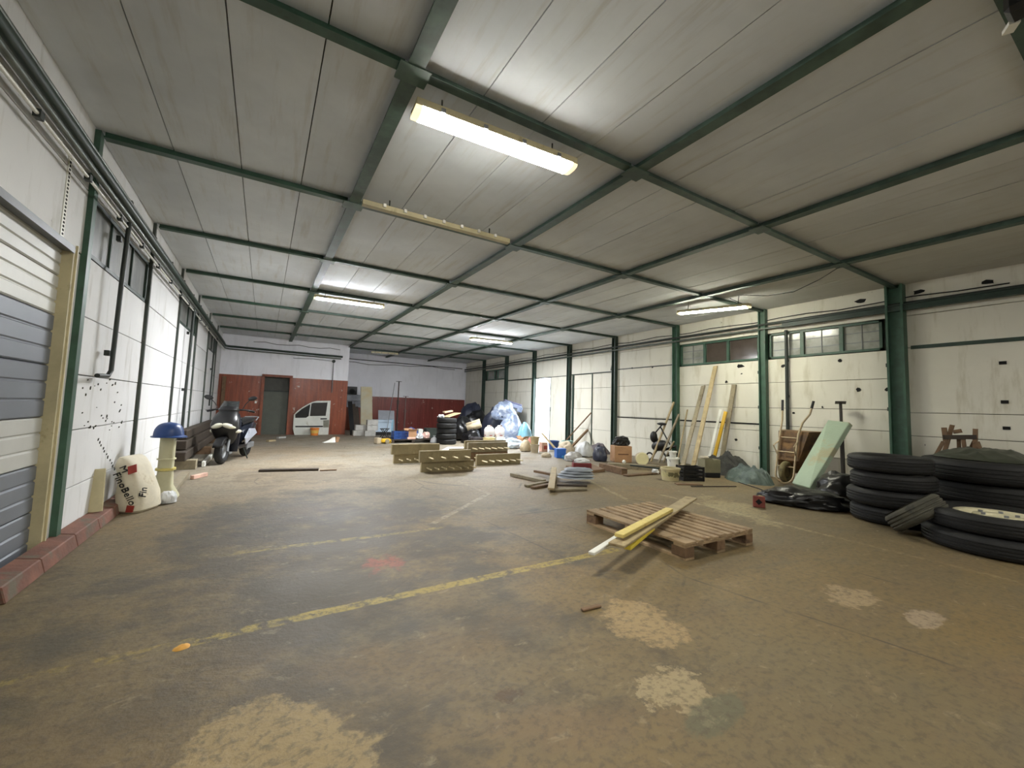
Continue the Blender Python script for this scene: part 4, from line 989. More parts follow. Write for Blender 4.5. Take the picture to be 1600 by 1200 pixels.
MB().box((-.2, .06, .09), (.16, .2, .18)).build('motor_box', M_BAGC, ym, bevel=.02)
q = junk(642, 676, 13.8); sack('blue plastic bag behind the brown carton', (q.x, 13.8, 0), .28, .2, .3, 11, mat('bag_deepblue', (56, 76, 130), .4, bump=.3, bs=14), False, amp=.2)
q = junk(656, 674, 13.9); carton('white small carton behind the low pallet', (q.x, 13.9, 0), (.16, .2, .36), 0, M_WHITEPL, False, False)
q = junk(673, 676, 13.75); db = T('storage_box', 'dark green storage box beside the tyre stack', 'box', (q.x, 13.75, 0)); MB().bx((-.2, -.15, 0), (.2, .15, .36)).build('body', mat('box_darkgreen', (44, 52, 46), .5), db, bevel=.01); MB().bx((-.21, -.16, .36), (.21, .16, .4)).build('lid', mat('box_darkgreen', (0, 0, 0)), db)
# car tyre stack
C0 = junk(697, 690, 12.0)
for k in range(5):
    tyre('car tyre in the stack before the recessed wall, ' + ('lowest of the five', 'second from the floor', 'middle of the five', 'second from the top', 'topmost of the five')[k], (C0.x+random.uniform(-.02, .02), C0.y+random.uniform(-.02, .02), .085+.165*k), .315, .165, 'car tyres in the stack')
zt = .83
plank('tan board lying across the top of the car tyre stack', (C0.x-.1, C0.y-.1, zt+.015), (C0.x+.42, C0.y+.15, zt+.15), .3, .02, M_WOODT)
plank('pale wood offcut on the tan board above the tyres', (C0.x-.08, C0.y+.1, zt+.16), (C0.x+.25, C0.y+.22, zt+.21), .1, .05, M_CARDP, 'offcut', 'offcut')
sack('crumpled white paper on top of the car tyres', (C0.x-.2, C0.y, zt), .1, .1, .07, 21, M_BAGW, False, amp=.35, name='paper_scrap', cat='paper')
a, b_, c_, d_ = F(684, 707, .0), F(724, 706, .0), F(742, 699, .0), F(700, 699, .0)
o = a.copy(); mb = MB(); mb.add([q-o for q in (a, b_, c_, d_)]+[q-o+Vector((0, 0, .018)) for q in (a, b_, c_, d_)], [(3, 2, 1, 0), (4, 5, 6, 7), (0, 1, 5, 4), (1, 2, 6, 5), (2, 3, 7, 6), (3, 0, 4, 7)])
tag(mb.build('white_board', M_WHITEPL, loc=o), 'flat white board lying on the floor behind the spiked beams', 'board')
# heap of bags
def sk(lab, u, v, y, rx, ry, rz, seed, mt, neck=False, z=0.0, amp=.18, **kw):
    q = junk(u, v, y); return sack(lab, (q.x, y, z), rx, ry, rz, seed, mt, neck, amp=amp, **kw)
sk('black rubbish bag at the foot of the heap by the tyre stack', 722, 690, 13.2, .42, .4, .62, 31, M_BAG, True)
sk('large black rubbish bag under the window at the heap end', 742, 690, 14.6, .55, .45, .78, 32, M_BAG)
sk('navy rubbish bag in the middle of the heap', 772, 690, 13.5, .48, .45, .86, 33, M_BAGN)
sk('round black bag low before the heap beside the canisters', 737, 690, 12.2, .34, .28, .34, 34, M_BAG)
q = junk(748, 680, 11.75)
mt_ = T('rolled_mat', 'rolled beige foam mat lying on the black bag', 'mat', (q.x, 12.15, .58), -.5)
R = Matrix.Rotation(PI/2, 3, 'Y')
sp_ = [((.04+.012*k)*math.cos(k*.55), (.04+.012*k)*math.sin(k*.55)) for k in range(14)]
mb = MB(); V = [(-.24, x, z_) for x, z_ in sp_]+[(.24, x, z_) for x, z_ in sp_]; mb.add(V, [(k, k+1, 14+k+1, 14+k) for k in range(13)])
o = mb.build('mat_sheet', M_BAGC, mt_, smooth=True); o.modifiers.new('thick', 'SOLIDIFY').thickness = .016
o.rotation_euler = (0, -.35, 0)
def canister(lab, P, rz, under):
    t = T('canister', lab, 'canister', P, rz)
    loft(MB(), [(.0, 0, .12, .1, 0), (.04, 0, .145, .115, 0), (.24, 0, .145, .115, 0), (.3, 0, .11, .09, 0), (.33, 0, .06, .05, 0)], 20, 'z', 4).build('body', mat('canister_white', (226, 220, 216), .5, 0, .05, 4, (214, 170, 160), (.6, .75), 5), t, smooth=True)
    MB().cyl((.05, 0, .32), (.05, 0, .37), .03, n=12).build('cap', mat('cap_brown', (120, 90, 70), .5), t); MB().tube([(-.08, 0, .29), (-.06, 0, .36), (.02, 0, .36), (.04, 0, .31)], .013, 6).build('handle', mat('canister_white', (0, 0, 0)), t)
    MB().lathe([(.147, .05), (.15, .05), (.15, .075), (.147, .075)], 20, sq=.8).build('red_strip', M_RED, t)
q1 = junk(764, 688, 10.9); q2 = junk(780, 688, 10.9)
carton('pale yellow carton carrying a white canister', (q1.x, 10.9, 0), (.28, .26, .28), 0, mat('box_yellowpale', (214, 196, 140), .7), False, False)
carton('white carton carrying a white canister', (q2.x, 10.9, 0), (.3, .26, .28), 0, M_WHITEPL, False, False)
canister('white plastic canister standing on the pale yellow carton', (q1.x, 10.9, .282), 0, 0)
canister('white plastic canister standing on the white carton', (q2.x, 10.9, .282), 0, 0)
q = junk(745, 690, 11.2); bucket('dark grey tub half hidden before the rolled mat', (q.x, 11.2, 0), .2, .26, mat('tub_dark', (62, 58, 62), .5), handle=False)
sk('blue-white plastic bag hanging high on the heap', 785, 690, 12.6, .42, .34, .5, 36, M_BAGB, z=.72, amp=.3)
sk('blue-white plastic sack low on the heap by the open doorway', 800, 692, 11.8, .4, .36, .7, 37, M_BAGB, amp=.26)
sk('pale crumpled plastic sheet low before the canisters', 798, 702, 10.4, .42, .28, .2, 38, mat('plastic_pale', (176, 190, 200), .35, 0, .12, bump=.4, bs=12), amp=.34)
sk('light blue carrier bag at the doorway end of the heap', 819, 696, 11.2, .22, .2, .52, 39, mat('bag_cyan', (110, 160, 180), .4, 0, .15, bump=.4, bs=12), amp=.2)
sk('pale blue plastic sack in the middle of the doorway heap', 797, 690, 13.1, .32, .26, .42, 40, M_BAGB, z=.3, amp=.25)
sk('big grey cloth bag piled at the back of the heap', 735, 690, 15.9, .6, .5, .95, 41, M_BAGN, amp=.2)
q = junk(797, 690, 13.0)
bk = T('grey_slab', 'grey padded slab tilted on top of the heap of bags', 'slab', (q.x+.05, 13.1, 1.2), -.3); bk.rotation_euler = (0, .28, -.4)
MB().box((0, 0, .1), (.72, .5, .16)).build('pad', mat('pad_grey', (120, 128, 148), .6, 0, .12, bump=.3, bs=12), bk, bevel=.03); MB().box((0, -.02, .2), (.68, .46, .06)).build('upper_pad', mat('pad_dark', (92, 92, 116), .6), bk, bevel=.02); MB().box((.3, -.2, .03), (.2, .1, .2)).build('torn_edge', M_BAGB, bk, bevel=.02)
plank('white upright panel standing behind the blue sacks', (junk(815, 690, 13.6).x, 13.6, 0), (junk(815, 690, 13.6).x, 13.65, 1.16), .14, .05, M_WHITEPL, 'panel', 'panel', up=(0, 1, 0))
# things between the heap and the doorway
P, s = base(824, 706); sack('brown paper bag standing by the beige buckets', (P.x, P.y+.1, 0), .16, .14, .24, 45, M_BAGC, True, amp=.15)
P, s = base(818, 696); carton('orange-brown carton behind the paper bag', (P.x-.1, P.y-.1, 0), (.3, .22, .26), .4, M_CARD, True, False)
P, s = base(831, 695); sk('reddish cloth bundle between paper bag and buckets', 829, 693, 9.9, .12, .12, .26, 46, mat('cloth_red', (160, 96, 84), .8, bump=.3, bs=14), name='cloth_bundle', cat='cloth')
P, s = base(839, 708); bucket('beige plastic bucket standing on the floor, lower of two', (P.x, P.y+.12, 0), .12, .22, M_BAGC, handle=False); bucket('beige plastic bucket stacked on another beige bucket', (P.x, P.y+.12, .235), .125, .2, mat('bucket_tan', (176, 160, 120), .6), handle=False)
P, s = base(852, 706); pc = carton('pink carton with a dark red label', (P.x, P.y+.1, 0), (.18, .18, .26), -.1, mat('box_pink', (0, 0, 0)), False, False); MB().box((.02, -.093, .12), (.1, .006, .1)).build('red_label', M_RED, pc)
P, s = base(868, 703); bucket('blue plastic tub behind the blue box', (P.x, P.y+.1, 0), .16, .26, M_BLUE, handle=False, fill=M_GREY)
P, s = base(880, 716); tb = T('tool_box', 'bright blue plastic tool box on the floor', 'box', (P.x, P.y+.13, 0), -.35); MB().bx((-.12, -.11, 0), (.12, .11, .22)).build('body', mat('blue_bright', (44, 96, 176), .4, 0, .08), tb, bevel=.01); MB().bx((-.125, -.115, .2), (.125, .115, .23)).build('rim', mat('blue_bright', (0, 0, 0)), tb)
P, s = base(884, 718); bucket('small teal-blue tub beside the tool box', (P.x, P.y+.04, 0), .055, .08, mat('teal_plastic', (40, 110, 150), .4), handle=False)
plank('pale wooden plank propped over the blue tub', F(872, 706, .02), PV(853, 678, F(872, 706)) + Vector((.1, .35, 0)), .07, .03, M_WOODT)
P, s = base(857, 715); sack('small beige sack lying before the pink carton', (P.x, P.y+.1, 0), .13, .12, .08, 51, M_BAGC, False, amp=.15)
P, s = base(897, 712); sack('full beige cement sack behind the red tool tray', (P.x+.12, P.y+.5, 0), .22, .2, .24, 52, mat('sack_tan', (186, 172, 150), .8, bump=.3, bs=14), False, amp=.2)
P, s = base(893, 700); bucket('dusty green tub on the far side of the cement sack', (P.x-.25, P.y-.1, 0), .17, .24, mat('tub_green', (128, 156, 150), .5), handle=False)
P, s = base(911, 702); can = bucket('white paint can lying on its side by the green tub', (P.x+.1, P.y-.05, .09), .085, .2, M_WHITEPL, lid=M_BLACK, handle=False, name='paint_can', cat='can', taper=1, rot=(PI/2, 0, -.4))
P, s = base(922, 716); sack('white woven sack with grey streaks behind the red tray', (P.x+.1, P.y+.35, 0), .22, .2, .28, 53, M_BAGW, False, amp=.2)
P, s = base(902, 722); sack('grey plastic sheet bundle before the cement sack', (P.x+.05, P.y+.22, 0), .2, .18, .16, 54, mat('plastic_grey', (168, 166, 164), .5, bump=.3, bs=14), False, amp=.22)
a, b_, c_, d_ = F(884, 731), F(911, 741), F(945, 737), F(922, 727)
o = a.copy(); mb = MB(); mb.add([q-o+Vector((0, 0, z)) for z in (0, .05) for q in (a, b_, c_, d_)], [(3, 2, 1, 0), (4, 5, 6, 7), (0, 1, 5, 4), (1, 2, 6, 5), (2, 3, 7, 6), (3, 0, 4, 7)])
tag(mb.build('thick_board', M_WOODB, loc=o, bevel=.004), 'thick dark board on the floor carrying the red tray', 'board')
P, s = base(914, 734, .05); rt = T('tool_tray', 'dark red tool tray with white rags on the thick board', 'tray', (P.x, P.y+.1, .052), -.5)
M_DRED = mat('tray_red', (118, 42, 46), .5, 0, .1)
MB().bx((-.18, -.09, 0), (.18, .09, .12)).build('tray_body', M_DRED, rt, bevel=.008); blob(.15, .07, .07, 56, .3).build('rag', M_BAGW, rt, smooth=True, loc=(0, 0, .115)); MB().tube([(-.17, 0, .1), (-.17, 0, .16), (.17, 0, .16), (.17, 0, .1)], .01, 6).build('carry_handle', M_DRED, rt)
P, s = base(937, 714); bucket('pale yellow pot beside the dark blue bag', (P.x, P.y, 0), .075, .13, mat('pot_yellow', (214, 206, 150), .5), handle=False)
P, s = base(951, 722); sack('dark blue-grey bag leaning on the tan carton', (P.x-.08, P.y+.2, 0), .15, .18, .26, 58, M_BAGN, False, amp=.2)
P, s = base(950, 712); tag(heap(.75, .5, .42, 77, 30, 22, .3, 1.6, 2.0).build('rolled_rug', mat('rug_grey', (92, 86, 90), .85, 0, .2), loc=(P.x+.1, P.y+.5, 0), rz=-.6, smooth=True), 'grey-brown crumpled rug heaped behind the tan carton', 'rug')
P, s = base(973, 723); carton('tan cardboard carton with printed brown lines', (P.x+.12, P.y+.18, 0), (.42, .34, .38), -.45, M_CARD, False, True)
sack('black jacket bundle dumped on the tan carton', (P.x+.2, P.y+.25, .385), .2, .16, .16, 60, M_BAG, False, amp=.35, name='jacket_bundle', cat='cloth')
plank('reddish timber lying on the floor before the tan carton', F(940, 728, .06), F(976, 737, .06), .13, .12, M_WOODB, 'timber', 'timber')
plank('grey timber lying on the floor beside the reddish timber', F(950, 727, .05), F(1030, 731, .05), .12, .1, M_WOODG, 'timber', 'timber')
plank('flat brown board lying before the grey timber', F(977, 743, .015), F(1028, 739, .015), .12, .03, M_WOODB)
plank('rusty steel bar across the grey timber', F(985, 727, .13), F(1030, 732, .14), .04, .03, M_PIPED, 'bar', 'bar')
P, s = base(975, 732); tag(ball(MB(), (0, 0, .04), .04, .04, .04).build('white_ball', M_WHITEPL, loc=(P.x, P.y, .1), smooth=True), 'small white ball lying on the timbers', 'ball')
# sticks by the double doors
for k, (u0, v0, u1, v1, w_) in enumerate(((880, 693, 923.5, 645, .035), (906, 682, 918, 672, .06))):
    p1_ = PX(u1, v1, W-.05); p0_ = PX(u0, v0, W-.5); p0_ = p1_+(p0_-p1_)*(p1_.z/(p1_.z-p0_.z))
    p0_.x = max(p0_.x, W-1.3); plank(('long thin stick leaning on the white double door', 'short thick stick leaning near the white double door')[k], p0_, p1_, w_, w_, M_WOODB, 'stick', 'stick')

# ---------------------------------------------------------------- spiked beams in the middle
M_ROD = mat('rod_steel', (206, 192, 156), .5, .1, .15)
def spiked(lab, u0, u1, vb, z, h, y=None, th=.075, mt=None, nrod=5, off=.0):
    a = F(u0, vb); y0 = a.y if y is None else y
    x0 = PY(u0, vb, y0).x; x1 = PY(u1, vb, y0).x; L = x1-x0
    t = T('spiked_beam', lab, 'beam', (x0, y0, z), group=None)
    MB().bx((0, 0, 0), (L, th, h)).build('timber', mt or M_WOODO, t, bevel=.005)
    for k in range(nrod):
        x = L*(k+.7)/(nrod+.3); MB().cyl((x, -.24, h*.42), (x, .16+th, h*.42), .013, n=7).build('rod', M_ROD, t)
    return t
spiked('spiked olive timber, lower one at the steel prop end', 615, 666, 724, 0, .195, y=8.1, nrod=4)
spiked('spiked olive timber stacked on the one at the steel prop end', 611, 686, 724, .203, .2, y=7.95, nrod=0)
spiked('spiked olive timber, lower one in front of the pallet junk', 658, 740, 741, 0, .185, y=6.85, nrod=7)
spiked('spiked olive timber on top in front of the pallet junk', 655, 735, 741, .19, .2, y=6.78, nrod=4)
spiked('spiked olive timber, short one hidden in the second row', 703, 742, 710, 0, .18, y=8.9, nrod=0)
spiked('spiked grey timber at the back of the doorway pile', 726, 790, 712, .2, .2, y=8.55, nrod=0)
spiked('grey timber bearer under the back of the doorway pile', 730, 790, 712, 0, .19, y=8.55, nrod=0, mt=M_WOODB)
spiked('spiked grey timber on top of the doorway pile', 731, 793, 712, .2, .21, y=7.95, nrod=6, mt=M_WOODG)
spiked('grey timber bearer under the doorway pile', 733, 793, 715, 0, .195, y=7.95, nrod=5, mt=M_WOODB)
spiked('spiked olive timber at the end beside the broken planks', 745, 813, 725, 0, .22, y=7.35, nrod=6)
# broken planks and folded sheets
gp = 'broken planks in the low pile'
for k, (u0, v0, u1, v1, w_, th, z, mt, lab) in enumerate((
    (800, 741, 850, 752, .1, .05, .03, M_WOODG, 'long grey plank sloping away from the broken pile'), (822, 759, 858, 752, .08, .03, .02, M_WOODG, 'short plank end sticking out of the broken pile'),
    (832, 762, 862, 756, .08, .03, .02, M_WOODB, 'darker plank end sticking out of the broken pile'), (858, 766, 916, 764, .07, .03, .02, M_WOODG, 'plank along the open edge of the broken pile'),
    (836, 736, 866, 742, .08, .04, .07, M_WOODB, 'plank at the back of the broken pile'), (870, 758, 917, 759, .05, .03, .06, M_WOODD, 'dark batten under the folded grey sheets'))):
    plank(lab, F(u0, v0, z), F(u1, v1, z), w_, th, mt)
plank('light plank set across the top of the broken pile', F(861, 764, .06), F(866, 731, .1), .1, .03, M_WOODT)
P, s = base(890, 757)
for k in range(4):
    hp = heap(.62-.04*k, .42-.03*k, .055, 70+k, 24, 18, .35, 2.0, 6)
    tag(hp.build('folded_sheet', mat('sheet_grey', (132, 138, 146), .6, 0, .15, bump=.3, bs=14), loc=(P.x+.22+.02*k, P.y+.12, .08+.04*k), rz=-.5, smooth=True), ('folded grey plastic sheet at the bottom of the sheet pile', 'second folded grey sheet from the bottom of the pile', 'third folded grey sheet from the bottom of the pile', 'topmost folded grey sheet on the broken planks')[k], 'sheet')

# ---------------------------------------------------------------- pallet with planks
pl_ = T('wood_pallet', 'brown wooden pallet with nine boards lying on bare floor', 'pallet', (4.39, 1.84, 0))
PX_, PY_ = .99, 1.22
M_PAL = mat('pallet_wood', (150, 128, 98), .75, 0, .2, 5, (120, 98, 72), (.5, .68), 6, .4, 30)
nb = 9; bw = [.14]+[.066]*7+[.08]; gap = (PX_-sum(bw))/(nb-1); x = 0
for k in range(nb):
    z = .122+random.uniform(-.002, .003); MB().bx((x, random.uniform(-.01, .015), z), (x+bw[k], PY_+random.uniform(-.015, .01), z+.022)).build('deck_board', M_PAL, pl_, bevel=.003); x += bw[k]+gap
for y in (.06, PY_/2, PY_-.06): MB().bx((0, y-.055, .1), (PX_, y+.055, .121)).build('cross_board', M_PAL, pl_)
for x in (.06, PX_/2, PX_-.06):
    for y in (.07, PY_/2, PY_-.07): MB().bx((x-.058, y-.07, .02), (x+.058, y+.07, .099)).build('block', M_WOODB, pl_, bevel=.004)
    MB().bx((x-.055, 0, 0), (x+.055, PY_, .019)).build('bottom_board', M_PAL, pl_)
zp = .147
M_LEMON = mat('wood_lemon', (208, 190, 116), .6, 0, .1, 6, (184, 160, 92), (.52, .7), 6)
M_LEMON2 = mat('wood_yellow', (216, 196, 66), .55, 0, .1, 6)
plank('wide pale grey plank lying across the pallet', F(963, 852, zp+.055), F(1080, 778, zp+.075), .13, .022, M_WOODT)
plank('pale yellow batten on top of the wide grey plank', F(967, 837, zp+.1), F(1046, 796, zp+.1), .075, .03, M_LEMON)
plank('bright yellow batten crossing under the wide plank', F(980, 856, zp+.015), F(1062, 789, zp+.02), .06, .03, M_LEMON2)
plank('white metal channel sticking out beyond the pallet edge', F(924, 865, zp+.015), F(1000, 817, zp+.02), .05, .025, M_WHITEPL, 'channel', 'channel')
plank('grey lath under the wide plank on the pallet', F(1010, 832, zp+.015), F(1066, 790, zp+.02), .05, .025, M_WOODG, 'lath', 'lath')
plank('small brown wood splinter on the bare floor', F(909, 953, .008), F(938, 946, .008), .03, .014, M_WOODB, 'splinter', 'wood scrap')
P, s = base(284, 1012); tag(heap(.07, .055, .02, 91, 10, 8, .3).build('dry_leaf', mat('leaf_orange', (214, 160, 74), .7), loc=P, smooth=True, rz=.5), 'dry orange leaf on the yellow line', 'leaf')

# ---------------------------------------------------------------- leaning planks and buckets by the window wall
def lean(lab, u0, v0, u1, v1, wd, th, mt, xw=None, name='plank', cat='plank', xb=None):
    b = F(u0, v0) if xb is None else PX(u0, v0, xb)
    if b.z < 0: b.z = 0
    t_ = PX(u1, v1, (W-.04) if xw is None else xw); b.x = min(b.x, W-.35)
    b.z += .01
    return plank(lab, b, t_, wd, th, mt, name, cat, up=(1, 0, 0))
lean('tallest grey plank leaning under the high window', 1081, 739, 1118, 572, .1, .03, M_WOODT)
lean('grey-brown plank leaning left of the tallest plank by the tub', 1064, 738, 1099, 603, .1, .03, M_WOODG)
lean('grey plank leaning beside the yellow spirit level', 1125, 737, 1147, 601, .1, .03, M_WOODG)
lean('yellow spirit level leaning in the square bin', 1111, 735, 1134, 643, .07, .03, M_YEL, W-.3, 'spirit_level', 'level')
lean('white batten leaning beside the yellow level', 1104, 735, 1126, 640, .06, .02, M_WHITEPL, W-.3, 'batten', 'batten')
lean('thin wooden pole leaning beside the green post', 1017, 722, 1053, 628, .04, .04, M_WOODT, W-.18, name='pole', cat='pole')
lean('second thin pole leaning across the green post', 1029, 724, 1061, 647, .045, .035, M_WOODG, W-.18, name='pole', cat='pole')
lean('slim broom handle leaning behind the white bucket', 1057, 730, 1074, 640, .028, .028, M_WOODT, W-.08, name='pole', cat='pole')
lean('short pale pole leaning on the black bin', 1047, 722, 1053, 690, .035, .035, M_WOODT, W-.5, 'pole', 'pole')
# black bicycle-like frame
P = F(1010, 722); fr = T('pushchair', 'black folded pushchair with padded saddle by white wall', 'pushchair', (W-.42, P.y-.1, 0), -PI/2+.12)
for a, b, r in (((-.25, 0, 0), (.05, 0, .42), .022), ((.3, 0, .05), (.0, 0, .38), .022), ((-.05, .1, .35), (-.12, .02, .7), .03), ((-.12, .0, .68), (.08, 0, .9), .016), ((.05, 0, .85), (.3, 0, .45), .016), ((.1, .1, .3), (.4, .1, .42), .03), ((.38, .1, .42), (.46, .1, .12), .016)): MB().cyl(a, b, r, n=10).build('tube', M_BLACK, fr, smooth=True)
ball(MB(), (.08, 0, .93), .13, .07, .035).build('saddle', M_BLACK, fr, smooth=True); ball(MB(), (.02, 0, .4), .22, .1, .13, Matrix.Rotation(-.3, 3, 'Y')).build('seat_shell', M_BLACK, fr, smooth=True); ball(MB(), (-.14, 0, .6), .09, .08, .14).build('back_pad', M_BLACK, fr, smooth=True)
for x in (-.25, .3): MB().lathe([(.09, -.02), (.11, 0), (.09, .02), (.07, 0)], 18, (x, 0, .11), RX, closed=True).build('wheel', M_RUB, fr, smooth=True)
P = F(1006, 727); bucket('cream tub lying on its side with lid facing out', (P.x+.02, P.y+.02, .135), .135, .24, M_BAGC, lid=mat('lid_cream', (216, 208, 164), .5, 0, .06), handle=False, name='tub', cat='tub', taper=.9, rot=(PI/2, 0, -yaw-.1))
o_ = bpy.data.objects['tub']; o_.location = (P.x+.12, P.y+.22, .14)
P = F(1045, 722); bn = bucket('black ribbed bin standing among the leaning poles', (P.x+.55, P.y+.35, 0), .19, .46, M_BLACK, name='bin', cat='bin', handle=False, lid=M_BLACK)
P, s = base(1040, 733); bucket('white bucket holding a smaller white pot', (P.x+.08, P.y-.12, 0), .125, .26, M_WHITEPL); bucket('small white pot standing in the white bucket', (P.x+.08, P.y-.12, .24), .075, .15, M_WHITEPL, handle=False, name='pot', cat='pot')
P, s = base(1057, 752); bucket('cream oblong tub with dark label on its side', (P.x, P.y+.13, 0), .16, .22, mat('tub_cream', (202, 190, 148), .5, 0, .08), name='tub', cat='tub', fill=M_WOODD, taper=.88, band=mat('tub_label', (196, 188, 140), .6, 0, .1, 8, (110, 104, 72), (.5, .55), 5))
P, s = base(1086, 752); crate('black slatted plastic crate beside the cream tub', (P.x+.05, P.y+.14, 0), (.36, .27, .25), -.45, M_BLACK, 4)
P, s = base(1097, 738); carton('white printed carton behind the black crate', (P.x+.3, P.y+.1, 0), (.2, .2, .3), -.5, mat('box_offwhite', (206, 196, 176), .7, 0, .06, 6, (150, 100, 84), (.6, .66), 9), False, False)
P, s = base(1118, 748); bt_ = T('square_bin', 'olive-grey square bin holding the yellow level', 'bin', (P.x+.1, P.y+.2, 0), -.45)
mb = MB()
for sx in (-1, 1): mb.box((sx*.15, 0, .22), (.012, .26, .24)); mb.box((0, sx*.13, .22), (.3, .012, .24))
mb.build('side_wall', mat('bin_olive', (128, 124, 98), .5, 0, .1), bt_); MB().box((0, 0, .1), (.3, .26, .012)).build('bottom', mat('bin_olive', (0, 0, 0)), bt_); MB().box((0, 0, .05), (.3, .28, .09)).build('black_base_tray', M_BLACK, bt_, bevel=.01)
P, s = base(1028, 741); sack('white plastic bottle scraps beside the white bucket', (P.x-.02, P.y+.05, 0), .07, .06, .08, 61, M_BAGW, False, amp=.3, name='bottle_scrap', cat='scrap')
P, s = base(1035, 748); tag(MB().cyl((0, 0, .03), (.12, -.06, .03), .028, n=10).build('small_bottle', M_WHITEPL, loc=P, smooth=True), 'small white bottle lying before the white bucket', 'bottle')
plank('dark flat board lying before the cream tub', F(1056, 756, .01), F(1096, 757, .01), .12, .018, M_WOODB)
plank('thin dark lath on the floor before the black crate', F(1080, 760, .008), F(1150, 760, .008), .04, .014, M_WOODD, 'lath', 'lath')
P = F(1100, 728); sack('brown paper sack slumped behind the white carton', (P.x+.85, P.y+.4, 0), .22, .2, .34, 63, M_BAGC, False, amp=.2)
hl = T('riding_helmet', 'black riding helmet with white visor on brown sack', 'helmet', (P.x+.85, P.y+.4, .47), -2.2)
ball(MB(), (0, 0, .14), .15, .13, .14).build('shell', M_SCK, hl, smooth=True); ball(MB(), (.07, 0, .12), .09, .1, .045).build('visor', M_WHITEPL, hl, smooth=True)
# tarpaulins
P = F(1160, 742); tag(heap(1.2, .8, .44, 81, 80, 56, .8, 2.0, 2.6, 1.5).build('tarpaulin', mat('tarp_dark', (54, 54, 50), .8, 0, .2, 4, (40, 40, 38), (.5, .65), 4, .5, 14), loc=(W-.5, 4.78, 0), rz=PI/2, smooth=True), 'dark grey tarpaulin heaped against the wall foot', 'tarpaulin')
tag(heap(.95, .66, .3, 84, 80, 56, 1.0, 2.2, 2.2, 1.7).build('tarpaulin', mat('tarp_green', (80, 93, 87), .6, 0, .18, 4, (60, 72, 68), (.5, .65), 5, .5, 14), loc=(W-1.02, 3.98, 0), rz=PI/2-.2, smooth=True), 'grey-green tarpaulin crumpled beside the wheelbarrow', 'tarpaulin')
# wheelbarrow standing on its nose; local x runs along the wall, y towards it
P = F(1222, 757); wbw = T('wheelbarrow', 'rusty wheelbarrow tipped up on its nose against the wall', 'wheelbarrow', (9.3, 3.48, 0), -PI/2)
M_WBT = mat('barrow_tray', (112, 84, 50), .6, .2, .25, 5, (74, 56, 40), (.45, .65), 4, .4, 20); M_WBF = mat('barrow_frame', (186, 168, 136), .5, .2, .15, 5, (130, 90, 60), (.55, .7), 6)
th_ = math.radians(13)
def wl_(x, y, z): return (x, y*math.cos(th_)+z*math.sin(th_), z*math.cos(th_)-y*math.sin(th_)+.03)
mb = MB()
loop = [wl_(.15*math.cos(a), 0, .16+.15*math.sin(a)) for a in [PI+PI*k/10 for k in range(11)]]
left = [wl_(-.15, 0, .16), wl_(-.15, 0, .6), wl_(-.14, 0, .95), wl_(-.13, .0, 1.15), wl_(-.16, .0, 1.52)]
right = [wl_(.15, 0, .16), wl_(.15, 0, .6), wl_(.16, 0, .9), wl_(.21, .0, 1.1), wl_(.31, .0, 1.26), wl_(.35, 0, 1.5)]
mb.tube(left[::-1]+loop[1:-1]+right, .017, 9); mb.build('frame_tube', M_WBF, wbw, smooth=True)
for q in (left, right): MB().tube([Vector(q[-2])*.55+Vector(q[-1])*.45, q[-1]], .022, 8).build('grip', M_BLACK, wbw, smooth=True)
for z in (.3, .56, .82): MB().tube([wl_(-.15, .0, z), wl_(.15, .0, z)], .012, 8).build('cross_bar', M_WBF, wbw)
wm = MB(); RXX = Matrix.Rotation(PI/2, 3, 'Y')
wm.lathe([(.145+.045*math.cos(a), .05*math.sin(a)) for a in [2*PI*k/12 for k in range(12)]], 28, wl_(0, .04, .21), Matrix.Rotation(PI/2, 3, 'Y'), closed=True)
wo = wm.build('wheel', mat('wheel_dusty', (104, 94, 62), .8, 0, .2, 5, (72, 66, 46), (.5, .65), 5), wbw, smooth=True)
MB().lathe([(0, -.03), (.1, -.03), (.1, .03), (0, .03)], 20, wl_(0, .04, .21), Matrix.Rotation(PI/2, 3, 'Y')).build('hub', mat('wheel_dusty', (0, 0, 0)), wo)
tv = [(-.16, .05, .42), (.18, .05, .42), (.3, .05, .95), (-.2, .05, .95)]; tw = [(-.26, .3, .24), (.34, .3, .24), (.4, .3, 1.02), (-.26, .3, 1.02)]
mb = MB(); V = [wl_(*q) for q in tv+tw]; mb.add(V, [(0, 1, 2, 3), (0, 4, 5, 1), (1, 5, 6, 2), (2, 6, 7, 3), (3, 7, 4, 0)])
o = mb.build('tray', M_WBT, wbw, bevel=.0); o.modifiers.new('thick', 'SOLIDIFY').thickness = .012
MB().tube([wl_(*q) for q in tw], .012, 6, True).build('tray_rim', M_WBF, wbw)
for s_ in (-1, 1): MB().tube([wl_(s_*.15, 0, .75), wl_(s_*.17, -.13, .64), wl_(s_*.15, 0, .5)], .012, 6).build('leg', M_WBF, wbw)
